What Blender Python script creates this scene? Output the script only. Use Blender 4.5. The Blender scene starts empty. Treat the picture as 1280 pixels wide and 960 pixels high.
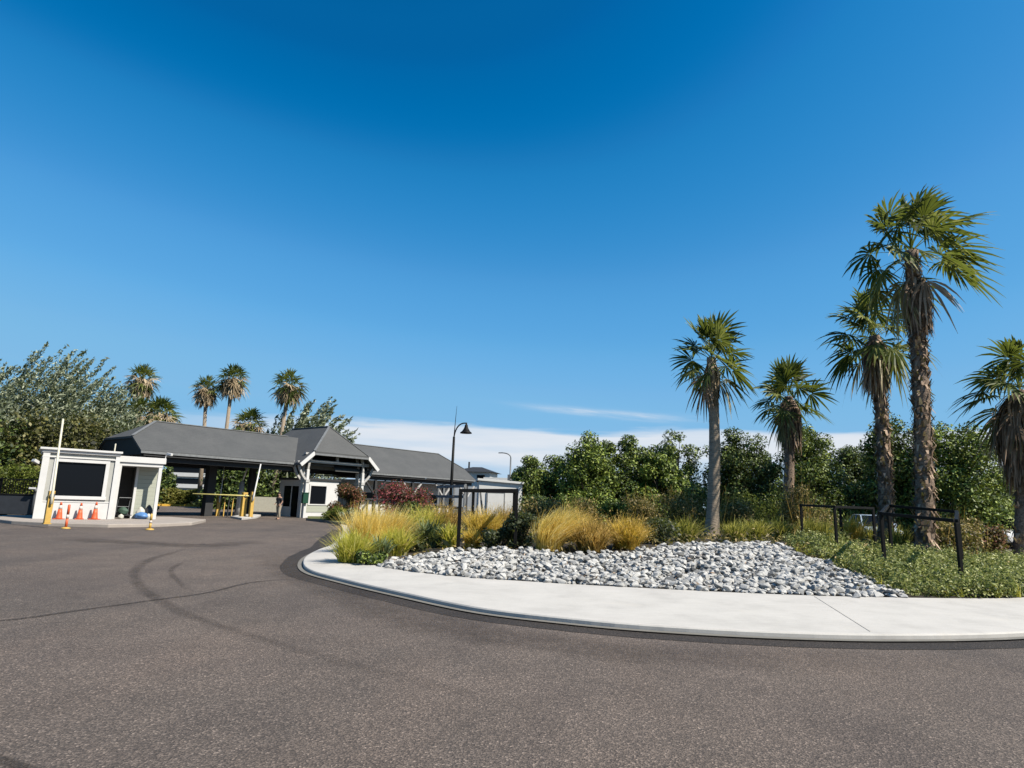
import bpy, bmesh, math, random
import numpy as np
from mathutils import Vector, Matrix, Euler

SC = bpy.context.scene
COL = SC.collection
rnd = random.Random(7)
PI = math.pi

# ------------------------------------------------------------------ camera model
F = 780.0; CAMH = 1.6
PITCH = math.atan(148/F); ROLL = 0.033
cp, sp, cr, sr = math.cos(PITCH), math.sin(PITCH), math.cos(ROLL), math.sin(ROLL)
FW = Vector((0, cp, sp)); _R0 = Vector((1, 0, 0)); _U0 = Vector((0, -sp, cp))
RV = _R0*cr + _U0*sr; UV = _R0*(-sr) + _U0*cr
EYE = Vector((0, 0, CAMH))

def ray(x, y): return FW*F + RV*(x-640) + UV*(480-y)
def gp(x, y, z=0.0):
    """ground point seen at photo position x, y on the level z"""
    d = ray(x, y); t = (z-CAMH)/d.z
    return Vector((d.x*t, d.y*t, z))
def at_depth(x, y, Y):
    d = ray(x, y); t = Y/d.y
    return Vector((d.x*t, Y, CAMH+d.z*t))

cam = bpy.data.cameras.new('camera'); camo = bpy.data.objects.new('camera', cam); COL.objects.link(camo)
M = Matrix((RV, UV, -FW)).transposed().to_4x4(); M.translation = EYE
camo.matrix_world = M
cam.sensor_fit = 'HORIZONTAL'; cam.sensor_width = 36; cam.lens = 36*F/1280
cam.clip_start = 0.1; cam.clip_end = 9000
SC.camera = camo

# ------------------------------------------------------------------ tagging
def tag(o, label=None, cat=None, group=None, kind=None):
    if label: o['label'] = label
    if cat: o['category'] = cat
    if group: o['group'] = group
    if kind: o['kind'] = kind
    return o
def thing(name, label, cat, loc=(0, 0, 0), rz=0.0, group=None):
    o = bpy.data.objects.new(name, None); COL.objects.link(o)
    o.location = loc; o.rotation_euler = (0, 0, rz); o.empty_display_size = 0.3
    return tag(o, label, cat, group)
def copy_tree(o, parent=None):
    c = o.copy(); COL.objects.link(c)
    if parent is not None: c.parent = parent
    for ch in list(o.children): copy_tree(ch, c)
    return c

# ------------------------------------------------------------------ mesh builder
class MB:
    def __init__(s): s.v = []; s.f = []
    def add(s, vs, fs):
        n = len(s.v); s.v.extend(tuple(p) for p in vs); s.f.extend(tuple(i+n for i in f) for f in fs); return s
    def box(s, x0, x1, y0, y1, z0, z1):
        return s.add([(x0,y0,z0),(x1,y0,z0),(x1,y1,z0),(x0,y1,z0),(x0,y0,z1),(x1,y0,z1),(x1,y1,z1),(x0,y1,z1)],
                     [(0,3,2,1),(4,5,6,7),(0,1,5,4),(1,2,6,5),(2,3,7,6),(3,0,4,7)])
    def bar(s, a, b, w, h=None, up=(0,0,1)):
        a = Vector(a); b = Vector(b); h = h or w; d = (b-a).normalized(); up = Vector(up)
        if abs(d.dot(up)) > .98: up = Vector((1,0,0))
        x = d.cross(up).normalized()*(w/2); y = x.cross(d).normalized()*(h/2)
        return s.add([a-x-y,a+x-y,a+x+y,a-x+y,b-x-y,b+x-y,b+x+y,b-x+y],
                     [(0,1,2,3),(7,6,5,4),(0,4,5,1),(1,5,6,2),(2,6,7,3),(3,7,4,0)])
    def tube(s, pts, rad, n=8, cap=True):
        pts = [Vector(p) for p in pts]
        if not hasattr(rad, '__len__'): rad = [rad]*len(pts)
        t0 = (pts[1]-pts[0]).normalized(); ref = Vector((1,0,0)) if abs(t0.x) < .9 else Vector((0,1,0))
        base = len(s.v)
        for i, p in enumerate(pts):
            t = (pts[min(i+1,len(pts)-1)]-pts[max(i-1,0)]).normalized()
            x = (ref - t*ref.dot(t)).normalized(); y = t.cross(x); ref = x
            for k in range(n):
                a = 2*PI*k/n; q = p + (x*math.cos(a)+y*math.sin(a))*rad[i]; s.v.append(tuple(q))
        for i in range(len(pts)-1):
            for k in range(n):
                a = base+i*n+k; b = base+i*n+(k+1)%n; s.f.append((a,b,b+n,a+n))
        if cap:
            s.f.append(tuple(base+k for k in reversed(range(n)))); s.f.append(tuple(base+(len(pts)-1)*n+k for k in range(n)))
        return s
    def lathe(s, prof, n=16, c=(0,0,0)):
        base = len(s.v)
        for r, z in prof:
            for k in range(n):
                a = 2*PI*k/n; s.v.append((c[0]+r*math.cos(a), c[1]+r*math.sin(a), c[2]+z))
        for i in range(len(prof)-1):
            for k in range(n):
                a = base+i*n+k; b = base+i*n+(k+1)%n; s.f.append((a,b,b+n,a+n))
        s.f.append(tuple(base+k for k in reversed(range(n)))); s.f.append(tuple(base+(len(prof)-1)*n+k for k in range(n)))
        return s
    def prism(s, poly, off):
        """a planar polygon pushed along off"""
        poly = [Vector(p) for p in poly]; off = Vector(off); n = len(poly)
        return s.add(poly+[p+off for p in poly],
                     [tuple(reversed(range(n))), tuple(range(n,2*n))]+[(i,(i+1)%n,(i+1)%n+n,i+n) for i in range(n)])
    def build(s, name, mat, parent=None, smooth=False, bevel=0.0, attr=None):
        me = bpy.data.meshes.new(name); me.from_pydata(s.v, [], s.f)
        if bevel or True:
            bm = bmesh.new(); bm.from_mesh(me); bmesh.ops.recalc_face_normals(bm, faces=bm.faces); bm.to_mesh(me); bm.free()
        return link(name, me, mat, parent, smooth, bevel)

def link(name, me, mat, parent=None, smooth=False, bevel=0.0):
    if mat: me.materials.append(mat)
    if smooth: me.polygons.foreach_set('use_smooth', [True]*len(me.polygons))
    o = bpy.data.objects.new(name, me); COL.objects.link(o)
    if parent is not None: o.parent = parent
    if bevel:
        m = o.modifiers.new('bevel', 'BEVEL'); m.width = bevel; m.segments = 2; m.limit_method = 'ANGLE'
    return o

def np_mesh(name, V, nv, mat, parent=None, rand=None, smooth=False):
    """V: (k, nv, 3) array of separate faces of nv corners; rand: one value per face"""
    V = np.asarray(V, dtype=np.float32); k = V.shape[0]
    me = bpy.data.meshes.new(name)
    me.vertices.add(k*nv); me.vertices.foreach_set('co', V.reshape(-1))
    me.loops.add(k*nv); me.loops.foreach_set('vertex_index', np.arange(k*nv, dtype=np.int32))
    me.polygons.add(k); me.polygons.foreach_set('loop_start', np.arange(0, k*nv, nv, dtype=np.int32))
    me.polygons.foreach_set('loop_total', np.full(k, nv, dtype=np.int32))
    if rand is not None:
        at = me.attributes.new('rnd', 'FLOAT', 'POINT'); at.data.foreach_set('value', np.repeat(np.asarray(rand, dtype=np.float32), nv))
    me.update(); me.validate()
    return link(name, me, mat, parent, smooth)

# ------------------------------------------------------------------ materials
ALB = .613      # all base colours are scaled by this, LEAF is the same for foliage
LEAF = .90
def sc3(c, k): return tuple(x*k for x in c[:3])
def nm(name):
    m = bpy.data.materials.new(name); m.use_nodes = True
    nt = m.node_tree; nt.nodes.clear()
    out = nt.nodes.new('ShaderNodeOutputMaterial')
    return m, nt, out
def N(nt, t, **kw):
    n = nt.nodes.new(t)
    for k, v in kw.items():
        if k in n.bl_rna.properties: setattr(n, k, v)
        else: n.inputs[k.replace('_', ' ')].default_value = v
    return n
def rgba(c): return (c[0], c[1], c[2], 1)
def noise(nt, co, scale, detail=4, rough=.6):
    n = N(nt, 'ShaderNodeTexNoise'); n.inputs['Scale'].default_value = scale; n.inputs['Detail'].default_value = detail
    n.inputs['Roughness'].default_value = rough; nt.links.new(co, n.inputs['Vector']); return n
def ramp(nt, fac, stops):
    r = N(nt, 'ShaderNodeValToRGB'); e = r.color_ramp.elements
    while len(e) < len(stops): e.new(.5)
    for i, (p, c) in enumerate(stops): e[i].position = p; e[i].color = rgba(c)
    nt.links.new(fac, r.inputs['Fac']); return r
def mixc(nt, fac, a, b, mode='MIX'):
    m = N(nt, 'ShaderNodeMix', data_type='RGBA', blend_type=mode)
    for s, v in ((0, fac), (6, a), (7, b)):
        if hasattr(v, 'links'): nt.links.new(v, m.inputs[s])
        else: m.inputs[s].default_value = v if s == 0 else rgba(v)
    return m.outputs[2]
def mat(name, c, rough=.7, var=.12, scale=6, metal=0.0, bump=0.0, bscale=40, dirt=0.0, spec=.4):
    """painted or plain surface with a little tone variation"""
    m, nt, out = nm(name); b = N(nt, 'ShaderNodeBsdfPrincipled'); nt.links.new(b.outputs[0], out.inputs[0])
    tc = N(nt, 'ShaderNodeTexCoord'); co = tc.outputs['Object']
    n = noise(nt, co, scale, 6); c = sc3(c, ALB)
    lo = tuple(x*(1-var) for x in c); hi = tuple(min(1, x*(1+var)) for x in c)
    r = ramp(nt, n.outputs[0], [(.3, lo), (.7, hi)]); colr = r.outputs[0]
    if dirt:
        n2 = noise(nt, co, scale*.35, 8, .7); r2 = ramp(nt, n2.outputs[0], [(.45, (0,0,0)), (.75, (dirt,)*3)])
        colr = mixc(nt, r2.outputs[0], colr, tuple(x*.45 for x in c))
    nt.links.new(colr, b.inputs['Base Color'])
    b.inputs['Roughness'].default_value = rough; b.inputs['Metallic'].default_value = metal
    b.inputs['Specular IOR Level'].default_value = spec
    if bump:
        n3 = noise(nt, co, bscale, 5); bp = N(nt, 'ShaderNodeBump'); bp.inputs['Strength'].default_value = bump
        bp.inputs['Distance'].default_value = .02
        nt.links.new(n3.outputs[0], bp.inputs['Height']); nt.links.new(bp.outputs[0], b.inputs['Normal'])
    return m
def leafmat(name, stops, trans=.3, rough=.55, nscale=.9, spec=.3, green=.5):
    """leaf colours by per-leaf random value plus a slow noise"""
    m, nt, out = nm(name)
    at = N(nt, 'ShaderNodeAttribute'); at.attribute_name = 'rnd'
    tc = N(nt, 'ShaderNodeTexCoord'); n = noise(nt, tc.outputs['Object'], nscale, 3)
    mx = N(nt, 'ShaderNodeMath', operation='MULTIPLY_ADD'); nt.links.new(n.outputs[0], mx.inputs[0]); mx.inputs[1].default_value = .9
    s = N(nt, 'ShaderNodeMath', operation='SUBTRACT'); nt.links.new(at.outputs['Fac'], s.inputs[0]); s.inputs[1].default_value = .42
    nt.links.new(s.outputs[0], mx.inputs[2])
    r = ramp(nt, mx.outputs[0], [(p_, sc3(c_, LEAF)) for p_, c_ in stops])
    b = N(nt, 'ShaderNodeBsdfPrincipled'); b.inputs['Roughness'].default_value = rough; b.inputs['Specular IOR Level'].default_value = spec
    nt.links.new(r.outputs[0], b.inputs['Base Color'])
    t = N(nt, 'ShaderNodeBsdfTranslucent'); tint = mixc(nt, green, r.outputs[0], (.25, .3, .04), 'MIX'); nt.links.new(tint, t.inputs['Color'])
    ms = N(nt, 'ShaderNodeMixShader'); ms.inputs[0].default_value = trans
    nt.links.new(b.outputs[0], ms.inputs[1]); nt.links.new(t.outputs[0], ms.inputs[2]); nt.links.new(ms.outputs[0], out.inputs[0])
    return m

def asphalt_mat(name, dark=1.0, tint=(1, 1, 1)):
    dark *= ALB*1.10; tint = (tint[0], tint[1]*1.01, tint[2]*1.035)
    m, nt, out = nm(name); b = N(nt, 'ShaderNodeBsdfPrincipled'); nt.links.new(b.outputs[0], out.inputs[0])
    co = N(nt, 'ShaderNodeTexCoord').outputs['Object']
    big = noise(nt, co, .16, 5, .6)
    base = ramp(nt, big.outputs[0], [(.32, (0.108*dark*tint[0], 0.091*dark*tint[1], 0.079*dark*tint[2])), (.55, (0.143*dark*tint[0], 0.116*dark*tint[1], 0.098*dark*tint[2])),
                                     (.75, (0.154*dark*tint[0], 0.127*dark*tint[1], 0.106*dark*tint[2]))])
    # faint wear bands left by tyres
    mid = noise(nt, co, 1.1, 6, .65); r1 = ramp(nt, mid.outputs[0], [(.3, (.86,)*3), (.7, (1.1,)*3)])
    c = mixc(nt, 1.0, base.outputs[0], r1.outputs[0], 'MULTIPLY')
    v = N(nt, 'ShaderNodeTexVoronoi'); v.inputs['Scale'].default_value = 78; nt.links.new(co, v.inputs['Vector'])
    sepc = N(nt, 'ShaderNodeSeparateColor'); nt.links.new(v.outputs['Color'], sepc.inputs[0])
    r2 = ramp(nt, sepc.outputs[0], [(0, (.42, .42, .43)), (.45, (.8, .79, .78)), (.8, (1.25, 1.2, 1.15)), (.96, (1.8, 1.75, 1.7)), (1, (3.0, 2.9, 2.8))])
    c = mixc(nt, .80, c, mixc(nt, 1.0, c, r2.outputs[0], 'MULTIPLY'))
    wp = N(nt, 'ShaderNodeMapping'); wp.inputs['Scale'].default_value = (.55, .16, 1); wp.inputs['Rotation'].default_value = (0, 0, .5); nt.links.new(co, wp.inputs[0])
    nw = noise(nt, wp.outputs[0], 1.2, 4, .55); rw = ramp(nt, nw.outputs[0], [(.30, (.82, .82, .84)), (.5, (1, 1, 1)), (.7, (1.10, 1.07, 1.05))]); c = mixc(nt, 1.0, c, rw.outputs[0], 'MULTIPLY')
    fine = noise(nt, co, 140, 3); r3 = ramp(nt, fine.outputs[0], [(.3, (.72,)*3), (.7, (1.28,)*3)])
    c = mixc(nt, .8, c, mixc(nt, 1.0, c, r3.outputs[0], 'MULTIPLY'))
    nt.links.new(c, b.inputs['Base Color']); b.inputs['Roughness'].default_value = .85; b.inputs['Specular IOR Level'].default_value = .25
    bp = N(nt, 'ShaderNodeBump'); bp.inputs['Strength'].default_value = .55; bp.inputs['Distance'].default_value = .012
    nt.links.new(v.outputs['Distance'], bp.inputs['Height']); nt.links.new(bp.outputs[0], b.inputs['Normal'])
    return m

def concrete_mat(name, c=(.62, .61, .58), joints=0.0):
    c = sc3(c, ALB*1.03)
    m, nt, out = nm(name); b = N(nt, 'ShaderNodeBsdfPrincipled'); nt.links.new(b.outputs[0], out.inputs[0])
    co = N(nt, 'ShaderNodeTexCoord').outputs['Object']
    n = noise(nt, co, 1.3, 8, .65); r = ramp(nt, n.outputs[0], [(.3, tuple(x*.86 for x in c)), (.5, c), (.72, tuple(x*1.07 for x in c))])
    mp = N(nt, 'ShaderNodeMapping'); mp.inputs['Scale'].default_value = (1.2, 9, 1); mp.inputs['Rotation'].default_value = (0, 0, .35); nt.links.new(co, mp.inputs[0])
    n2 = noise(nt, mp.outputs[0], 3, 6); r2 = ramp(nt, n2.outputs[0], [(.35, (.93,)*3), (.6, (1.0,)*3)])
    c2 = mixc(nt, 1, r.outputs[0], r2.outputs[0], 'MULTIPLY')
    n3 = noise(nt, co, 55, 3); r3 = ramp(nt, n3.outputs[0], [(.3, (.93,)*3), (.65, (1.02,)*3)])
    c2 = mixc(nt, 1, c2, r3.outputs[0], 'MULTIPLY')
    # a few rust coloured stains
    n4 = noise(nt, co, .55, 9, .75); r4 = ramp(nt, n4.outputs[0], [(.58, (0, 0, 0)), (.72, (.42,)*3)])
    c2 = mixc(nt, r4.outputs[0], c2, (.42, .39, .34))
    nt.links.new(c2, b.inputs['Base Color']); b.inputs['Roughness'].default_value = .9; b.inputs['Specular IOR Level'].default_value = .2
    bp = N(nt, 'ShaderNodeBump'); bp.inputs['Strength'].default_value = .25; bp.inputs['Distance'].default_value = .01
    nt.links.new(n2.outputs[0], bp.inputs['Height']); nt.links.new(bp.outputs[0], b.inputs['Normal'])
    return m

def roof_mat(name):
    """dark grey roofing laid in narrow courses"""
    m, nt, out = nm(name); b = N(nt, 'ShaderNodeBsdfPrincipled'); nt.links.new(b.outputs[0], out.inputs[0])
    co = N(nt, 'ShaderNodeTexCoord').outputs['Object']
    n = noise(nt, co, .8, 7, .65); r = ramp(nt, n.outputs[0], [(.3, (.042, .044, .0455)), (.7, (.0575, .0588, .0596))])
    w = N(nt, 'ShaderNodeTexWave'); w.bands_direction = 'Z'; w.wave_profile = 'SAW'; w.inputs['Scale'].default_value = 2.6; w.inputs['Distortion'].default_value = .4
    nt.links.new(co, w.inputs['Vector']); r2 = ramp(nt, w.outputs[0], [(0, (.8,)*3), (.2, (1,)*3), (1, (1.05,)*3)])
    br = N(nt, 'ShaderNodeTexBrick'); nt.links.new(co, br.inputs['Vector'])
    n2 = noise(nt, co, 14, 3); r3 = ramp(nt, n2.outputs[0], [(.3, (.86,)*3), (.7, (1.1,)*3)])
    c = mixc(nt, 1, r.outputs[0], r2.outputs[0], 'MULTIPLY'); c = mixc(nt, 1, c, r3.outputs[0], 'MULTIPLY')
    nt.links.new(c, b.inputs['Base Color']); b.inputs['Roughness'].default_value = .8
    bp = N(nt, 'ShaderNodeBump'); bp.inputs['Strength'].default_value = .4; bp.inputs['Distance'].default_value = .02
    nt.links.new(w.outputs[0], bp.inputs['Height']); nt.links.new(bp.outputs[0], b.inputs['Normal'])
    return m

def rock_mat(name):
    m, nt, out = nm(name); b = N(nt, 'ShaderNodeBsdfPrincipled'); nt.links.new(b.outputs[0], out.inputs[0])
    co = N(nt, 'ShaderNodeTexCoord').outputs['Object']; oi = N(nt, 'ShaderNodeObjectInfo')
    at = N(nt, 'ShaderNodeAttribute'); at.attribute_name = 'rnd'
    s = N(nt, 'ShaderNodeMath', operation='ADD'); nt.links.new(oi.outputs['Random'], s.inputs[0]); nt.links.new(at.outputs['Fac'], s.inputs[1])
    fr = N(nt, 'ShaderNodeMath', operation='FRACT'); nt.links.new(s.outputs[0], fr.inputs[0])
    r = ramp(nt, fr.outputs[0], [(0, (.06, .06, .06)), (.06, (.15, .15, .148)), (.2, (.27, .268, .26)), (.6, (.345, .34, .33)), (1, (.40, .394, .38))])
    n = noise(nt, co, 11, 6, .7); r2 = ramp(nt, n.outputs[0], [(.3, (.74, .74, .74)), (.6, (1.04,)*3)])
    c = mixc(nt, 1, r.outputs[0], r2.outputs[0], 'MULTIPLY')
    nt.links.new(c, b.inputs['Base Color']); b.inputs['Roughness'].default_value = .85
    bp = N(nt, 'ShaderNodeBump'); bp.inputs['Strength'].default_value = .5; bp.inputs['Distance'].default_value = .03
    nt.links.new(n.outputs[0], bp.inputs['Height']); nt.links.new(bp.outputs[0], b.inputs['Normal'])
    return m

def bark_mat(name, a, b_, zs=9, xs=2.5):
    a = sc3(a, ALB); b_ = sc3(b_, ALB*1.1)
    m, nt, out = nm(name); b = N(nt, 'ShaderNodeBsdfPrincipled'); nt.links.new(b.outputs[0], out.inputs[0])
    co = N(nt, 'ShaderNodeTexCoord').outputs['Object']
    mp = N(nt, 'ShaderNodeMapping'); mp.inputs['Scale'].default_value = (xs, xs, zs); nt.links.new(co, mp.inputs[0])
    n = noise(nt, mp.outputs[0], 1.6, 7, .7); r = ramp(nt, n.outputs[0], [(.3, a), (.7, b_)])
    nt.links.new(r.outputs[0], b.inputs['Base Color']); b.inputs['Roughness'].default_value = .95; b.inputs['Specular IOR Level'].default_value = .1
    bp = N(nt, 'ShaderNodeBump'); bp.inputs['Strength'].default_value = .7; bp.inputs['Distance'].default_value = .05
    nt.links.new(n.outputs[0], bp.inputs['Height']); nt.links.new(bp.outputs[0], b.inputs['Normal'])
    return m

def glass_mat(name, c=(.005, .006, .008)):
    m, nt, out = nm(name); b = N(nt, 'ShaderNodeBsdfPrincipled'); nt.links.new(b.outputs[0], out.inputs[0])
    b.inputs['Base Color'].default_value = rgba(c); b.inputs['Roughness'].default_value = .10; b.inputs['Specular IOR Level'].default_value = .10
    return m

def siding_mat(name, c):
    c = sc3(c, ALB)
    m, nt, out = nm(name); b = N(nt, 'ShaderNodeBsdfPrincipled'); nt.links.new(b.outputs[0], out.inputs[0])
    co = N(nt, 'ShaderNodeTexCoord').outputs['Object']
    w = N(nt, 'ShaderNodeTexWave'); w.bands_direction = 'Z'; w.wave_profile = 'SAW'; w.inputs['Scale'].default_value = 1.45
    nt.links.new(co, w.inputs['Vector']); r = ramp(nt, w.outputs[0], [(0, tuple(x*.5 for x in c)), (.1, c), (1, tuple(x*1.03 for x in c))])
    nt.links.new(r.outputs[0], b.inputs['Base Color']); b.inputs['Roughness'].default_value = .6
    bp = N(nt, 'ShaderNodeBump'); bp.inputs['Strength'].default_value = .5; bp.inputs['Distance'].default_value = .03
    nt.links.new(w.outputs[0], bp.inputs['Height']); nt.links.new(bp.outputs[0], b.inputs['Normal'])
    return m

ASPHALT = asphalt_mat('asphalt'); SEAM = asphalt_mat('seam_asphalt', .56, (.98, 1, 1.02)); NEWASPH = asphalt_mat('fresh_asphalt', .34, (.97, 1, 1.04))
CONC = concrete_mat('pavement_concrete', (.60, .578, .548)); KERBC = concrete_mat('kerb_concrete', (.22, .21, .19)); SLABC = concrete_mat('slab_concrete', (.42, .37, .33))
ROOF = roof_mat('roof_covering')
WHITE = mat('white_paint', (.72, .715, .71), .5, .04, 3, dirt=.12)
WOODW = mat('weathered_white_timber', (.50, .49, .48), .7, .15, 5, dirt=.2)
GREYT = mat('grey_timber', (.19, .20, .21), .75, .2, 5)
DARKT = mat('dark_timber', (.028, .029, .032), .7, .2, 4)
BLACKM = mat('black_steel', (.006, .006, .006), .6, .3, 9, bump=.1, spec=.15)
GREYM = mat('grey_steel', (.16, .17, .18), .5, .15, 8, metal=.3)
YELLOW = mat('yellow_paint', (.66, .42, .10), .5, .15, 6, dirt=.3)
CREAM = mat('cream_paint', (.72, .68, .55), .5, .1, 6)
ORANGE = mat('orange_plastic', (.78, .13, .04), .5, .1, 6, dirt=.2)
COLLAR = mat('pale_collar', (.72, .62, .56), .5, .1, 6)
SIDING = siding_mat('pale_green_siding', (.46, .48, .40))
GLASS = glass_mat('dark_glass')
INTER = mat('dim_interior', (.10, .095, .09), .8)
ROCK = rock_mat('pale_rock')
PALMBARK = bark_mat('grey_palm_bark', (.25, .20, .15), (.46, .375, .29), 16, 3)
SHAGBARK = bark_mat('shaggy_palm_bark', (.06, .044, .034), (.40, .30, .23), 12, 9)
BARK = bark_mat('tree_bark', (.05, .04, .03), (.13, .11, .09))
SOIL = mat('garden_soil', (.045, .036, .026), .95, .4, 3, bump=.5, bscale=12)

# ------------------------------------------------------------------ sky and sun
SUN = Vector((.88*math.cos(math.radians(46)), -.47*math.cos(math.radians(46)), math.sin(math.radians(46)))).normalized()
el = math.asin(SUN.z); az = math.atan2(SUN.x, SUN.y)
sun = bpy.data.lights.new('sun', 'SUN'); sun.energy = 5.0; sun.angle = math.radians(.5); sun.color = (1, .925, .80)
so = bpy.data.objects.new('sun', sun); COL.objects.link(so); so.rotation_euler = SUN.to_track_quat('Z', 'Y').to_euler(); so.location = SUN*60
W = bpy.data.worlds.new('World'); SC.world = W; W.use_nodes = True
nt = W.node_tree; nt.nodes.clear()
wo = N(nt, 'ShaderNodeOutputWorld'); bg = N(nt, 'ShaderNodeBackground'); nt.links.new(bg.outputs[0], wo.inputs[0])
sky = N(nt, 'ShaderNodeTexSky'); sky.sky_type = 'NISHITA'; sky.sun_disc = False; sky.sun_elevation = el; sky.sun_rotation = az
sky.altitude = 0; sky.air_density = 1.0; sky.dust_density = .3; sky.ozone_density = 3.0
EXPO = 0.95; SKYS = .095; EX = 2**EXPO
sc_ = N(nt, 'ShaderNodeSeparateColor'); nt.links.new(sky.outputs[0], sc_.inputs[0]); cc = N(nt, 'ShaderNodeCombineColor')
def mt(op, a, v, clampit=False):
    n = N(nt, 'ShaderNodeMath', operation=op); n.use_clamp = clampit; nt.links.new(a, n.inputs[0]); n.inputs[1].default_value = v; return n.outputs[0]
# deepen the blue: each channel of the sky goes through its own tone curve
CURVES = ((.60*1.275, 1.75, 10, ((.0, .0004), (.0075, .0006), (.0112, .010), (.0205, .070), (.036, .13), (.055, .185), (.09, .22))),
          (.95*1.275, 1.22, 2, ((.0, .06), (.095, .115), (.105, .134), (.130, .214), (.188, .325), (.26, .41), (.36, .475), (.48, .50))),
          (1.35*1.275, .92, 1, ((.0, .2), (.46, .34), (.491, .392), (.565, .537), (.701, .68), (.85, .765), (1, .79))))
for i, (g1, p1, k, pts) in enumerate(CURVES):
    v = mt('MULTIPLY', mt('POWER', mt('MULTIPLY', sc_.outputs[i], SKYS), p1), g1*k)
    r_ = ramp(nt, v, [(x*k, (y, y, y)) for x, y in pts]); r_.color_ramp.interpolation = 'CARDINAL'
    nt.links.new(mt('MULTIPLY', r_.outputs[0], 1/(EX*SKYS)), cc.inputs[i])
tc = N(nt, 'ShaderNodeTexCoord'); sx = N(nt, 'ShaderNodeSeparateXYZ'); nt.links.new(tc.outputs['Generated'], sx.inputs[0])
def mth(op, a, b=None, c=None, clamp=False):
    n = N(nt, 'ShaderNodeMath', operation=op); n.use_clamp = clamp
    for i, v in enumerate((a, b, c)):
        if v is None: continue
        if hasattr(v, 'links'): nt.links.new(v, n.inputs[i])
        else: n.inputs[i].default_value = v
    return n.outputs[0]
def sstep(x, a, b):
    n = N(nt, 'ShaderNodeMapRange', interpolation_type='SMOOTHSTEP'); nt.links.new(x, n.inputs[0])
    n.inputs[1].default_value = a; n.inputs[2].default_value = b; return n.outputs[0]
azim = mth('ARCTAN2', sx.outputs[0], sx.outputs[1])
cv = N(nt, 'ShaderNodeCombineXYZ'); nt.links.new(mth('MULTIPLY', azim, 2.6), cv.inputs[0]); nt.links.new(mth('MULTIPLY', sx.outputs[2], 26), cv.inputs[1])
n1 = noise(nt, cv.outputs[0], 1.0, 7, .55)
wob = mth('MULTIPLY_ADD', n1.outputs[0], .06, -.03)
z2 = mth('ADD', sx.outputs[2], wob)
band = mth('MULTIPLY', sstep(z2, .020, .080), mth('SUBTRACT', 1, sstep(z2, .107, .120)))
low = mth('MULTIPLY', mth('SUBTRACT', 1, sstep(z2, .07, .12)), .52)
band = mth('MAXIMUM', band, low)
side = mth('MULTIPLY_ADD', sstep(azim, -.52, -.20), .75, .25)
cv2 = N(nt, 'ShaderNodeCombineXYZ'); nt.links.new(mth('MULTIPLY', azim, 5), cv2.inputs[0]); nt.links.new(mth('MULTIPLY_ADD', sx.outputs[2], 60, mth('MULTIPLY', azim, 6)), cv2.inputs[1])
n2 = noise(nt, cv2.outputs[0], 1.0, 7, .6)
st = sstep(n2.outputs[0], .38, .72)
# one thin streak above the band
da = mth('DIVIDE', mth('SUBTRACT', azim, .165), .10); dz = mth('DIVIDE', mth('SUBTRACT', mth('ADD', sx.outputs[2], mth('MULTIPLY', azim, .07)), .1535), .0055)
streak = mth('POWER', 2.718, mth('MULTIPLY', -1, mth('ADD', mth('MULTIPLY', da, da), mth('MULTIPLY', dz, dz))))
streak = mth('MULTIPLY', streak, mth('MULTIPLY_ADD', st, 1.25, .15))
mask = mth('MULTIPLY', mth('MULTIPLY', band, side), mth('MULTIPLY_ADD', sstep(n1.outputs[0], .3, .6), .3, .7))
mask = mth('ADD', mask, mth('MULTIPLY', streak, .9), clamp=True)
CLOUD = (.80/(EX*SKYS), .83/(EX*SKYS), .88/(EX*SKYS))
skyc = mixc(nt, mth('MULTIPLY', mask, .93), cc.outputs[0], CLOUD)
nt.links.new(skyc, bg.inputs[0]); bg.inputs[1].default_value = SKYS

SC.view_settings.view_transform = 'Standard'; SC.view_settings.look = 'None'; SC.view_settings.gamma = 1; SC.view_settings.exposure = EXPO

# ------------------------------------------------------------------ plan curves
def smooth(pts, n=6):
    pts = [Vector((p[0], p[1], 0)) for p in pts]; out = []
    P = [pts[0]*2-pts[1]]+pts+[pts[-1]*2-pts[-2]]
    for i in range(1, len(P)-2):
        for k in range(n):
            t = k/n; a, b, c, d = P[i-1:i+3]
            out.append(.5*((2*b)+(c-a)*t+(2*a-5*b+4*c-d)*t*t+(3*b-a-3*c+d)*t**3))
    out.append(pts[-1]); return out
OUTER = smooth([(-13.2, 44.4), (-9.9, 37.5), (-7.2, 28), (-5.75, 21.5), (-5.45, 18.6), (-5.0, 16.0), (-4.2, 13.75), (-3.0, 12.2), (-1.7, 10.8), (-.4, 9.55), (.8, 8.95), (1.9, 8.6), (3.4, 8.42), (5.0, 8.5), (7.1, 9.0), (9.8, 10.2), (13, 12.5), (16.5, 16.5), (19, 21), (21, 27)], 8)
INNER = smooth([(-12.6, 44.9), (-9.4, 37.7), (-6.7, 28), (-5.2, 21.5), (-4.75, 18.6), (-4.2, 17.0), (-3.3, 15.2), (-2.7, 14.1), (-1.2, 12.95), (.7, 12.35), (2.5, 12.0), (4.7, 11.75), (6.8, 11.8), (9.8, 12.4), (12.4, 14.2), (14.8, 17.5), (17, 21.6), (19, 27.4)], 8)
BACK = [(19, 29), (14, 33), (6, 36.5), (-1, 41), (-8, 44.5)]
GARDEN = [Vector(p) for p in INNER] + [Vector((x, y, 0)) for x, y in BACK]
_seg = [(GARDEN[i].xy, GARDEN[(i+1) % len(GARDEN)].xy) for i in range(len(GARDEN))]
_A = np.array([s[0] for s in _seg]); _B = np.array([s[1] for s in _seg])
def dist_edge(x, y):
    p = np.array([x, y]); d = _B-_A; t = np.clip(((p-_A)*d).sum(1)/np.maximum((d*d).sum(1), 1e-9), 0, 1)
    q = _A+d*t[:, None]; return float(np.sqrt(((p-q)**2).sum(1)).min())
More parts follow.
